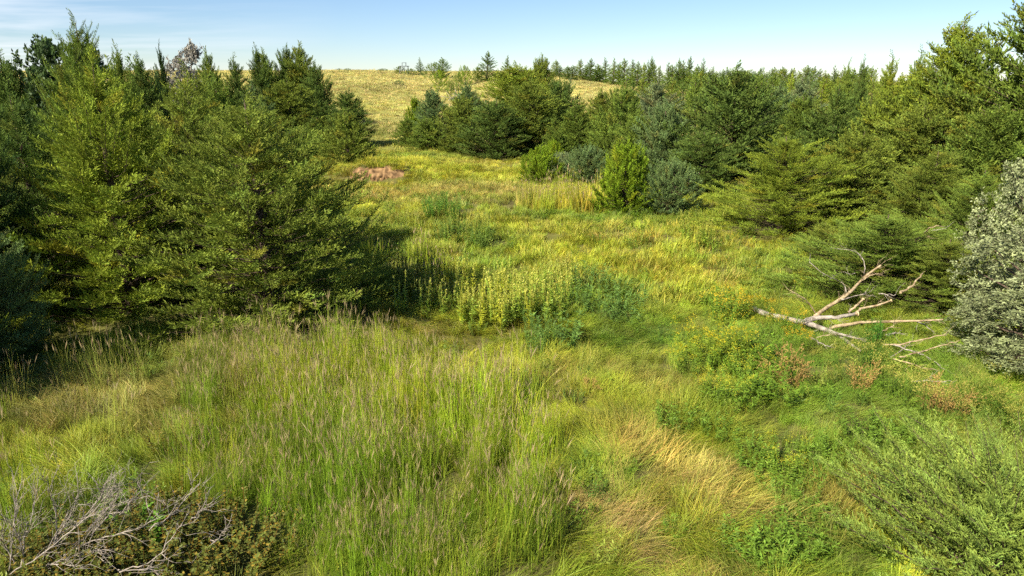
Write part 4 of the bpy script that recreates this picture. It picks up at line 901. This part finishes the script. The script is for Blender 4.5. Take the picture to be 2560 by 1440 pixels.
C_MIDT = tuft_set('mid_tall_tuft', [tuft(380+i, 90, .38, .95, .010, 'tall', heads=.15) for i in range(3)])
C_FAR = tuft_set('far_tuft', [tuft(400+i, 70, .85, .26, .022, 'short', 2) for i in range(5)])
def clear_of_soil(x, y):
    k = ~((np.abs(x+9.0) < 1.75) & (y > 45.0) & (y < 46.75))
    for (u, v, rx, ry) in [(785, 335, 1.6, 1.6), (985, 372, .9, 1.2)]:
        q = ground_at(u, v); k &= (((x-q[0])/rx)**2 + ((y-q[1]-.2)/ry)**2) > 1
    return k
x, y = field(4.5, 20, 9.0, 4); k = open_ground(x, y); x, y = x[k], y[k]
tl = in_poly(x, y, TALL_POLY); left = (x < -1.5) & (y < 15); pick = rngG.uniform(size=len(x)); lod = fbm(x*.35, y*.35, 71)
bare = in_poly(x, y, [(-120, 1300), (60, 1290), (250, 1265), (520, 1275), (690, 1310), (720, 1520), (-160, 1520)]) & (pick > .12); x, y, tl, left, pick, lod = (q[~bare] for q in (x, y, tl, left, pick, lod))
is_t = (tl & (pick < .72)) | (left & ~tl & (pick < .05))
is_l = ~is_t & (((lod > .42) & (pick < .8)) | (dryness(x, y) > .3) | (pick < .25)); is_s = ~is_t & ~is_l
build('tall_grass', x[is_t], y[is_t], 5, C_TALL, 'tall upright grass with tan seed heads across the near left meadow', 'grass', 1.12, True, tintk=np.array([.86, 1.0, .8]))
build('laid_grass', x[is_l], y[is_l], 5, C_LAID, 'long wind laid grass swirling over the near right meadow', 'grass', 1.0, laid=True)
build('short_grass', x[is_s], y[is_s], 5, C_SHORT, 'shorter green and yellow grass of the near meadow', 'grass', .92)
def forb(seed, n, h, rad, L, W):
    rng = np.random.default_rng(seed); G = Geo()
    for P in stems(rng, n, rad, h, .7):
        G.tube(P[::2], np.linspace(.004, .002, 5), 3, (.8, .8, .6)); leaves_on(G, P, 22, L, W, (1, 1, 1), rng, .1, 1, .4)
    return G.mesh('forb', M_GRASS)
C_FORB = tuft_set('forb', [forb(500+i, 7, .38, .16, .075, .010) for i in range(3)] + [forb(510+i, 9, .30, .18, .10, .006) for i in range(3)])
fx, fy = field(5, 42, 1.1, 4); fm = (fbm(fx*.45+70, fy*.45, 83) + .10*(fx > 2) > .52) & ~in_poly(fx, fy, TALL_POLY)
fx, fy = fx[fm], fy[fm]; n = len(fx); cf_ = np.array([[.13, .23, .02], [.19, .29, .03], [.11, .19, .03], [.26, .32, .05]])[rngG.integers(0, 4, n)]*rngG.uniform(.8, 1.2, (n, 1))
ss = rngG.uniform(.7, 1.5, n)
scatter('ground_forbs', np.stack([fx, fy, H(fx, fy)], 1), rngG.integers(0, 6, n), np.stack([rngG.normal(size=n)*.1, rngG.normal(size=n)*.1, rngG.uniform(0, 6.28, n)], 1), np.stack([ss]*3, 1), cf_, C_FORB, 'small leafy green weeds mixed through the meadow grass', 'ground cover')
x, y = field(20, 62, 5.0, 5); k = clear_of_soil(x, y) & open_ground(x, y); x, y = x[k], y[k]
tl = in_poly(x, y, TALL2) | (in_poly(x, y, TALL3) & (rngG.uniform(size=len(x)) < .5))
build('meadow_grass', x[~tl], y[~tl], 5, C_MID, 'yellow green grass of the middle and far meadow', 'grass', 1.0)
build('reedy_grass', x[tl], y[tl], 3, C_MIDT, 'tall pale upright grass beside the small meadow cedars and in the cedar shadow', 'grass', 1.05)
x, y = field(62, 165, 2.4, 6); k = clear_of_soil(x, y) & (x < 75); x, y = x[k], y[k]
build('hill_grass', x, y, 4, C_FAR, 'dry tan grass covering the hillside up to the crest', 'grass', 1.0)

# ------------------------------------------------------------------ labels: alike things in small sets are told apart by their order in the photograph
ORD = 'leftmost second third fourth fifth sixth seventh eighth ninth tenth eleventh twelfth thirteenth fourteenth fifteenth sixteenth seventeenth eighteenth nineteenth twentieth'.split()
sets = {}
for o in COL.objects:
    if o.parent is None and o.get('label') and o.get('group'): sets.setdefault(o['label'], []).append(o)
for lb, obs in sets.items():
    if 1 < len(obs) <= 20:
        obs.sort(key=lambda o: o.location.x/(o.location.y*CP - (o.location.z-CAM_H)*SP_))
        for i, o in enumerate(obs):
            o['label'] = ('leftmost ' if i == 0 else 'rightmost ' if i == len(obs)-1 else ORD[i] + ' from left, ') + lb
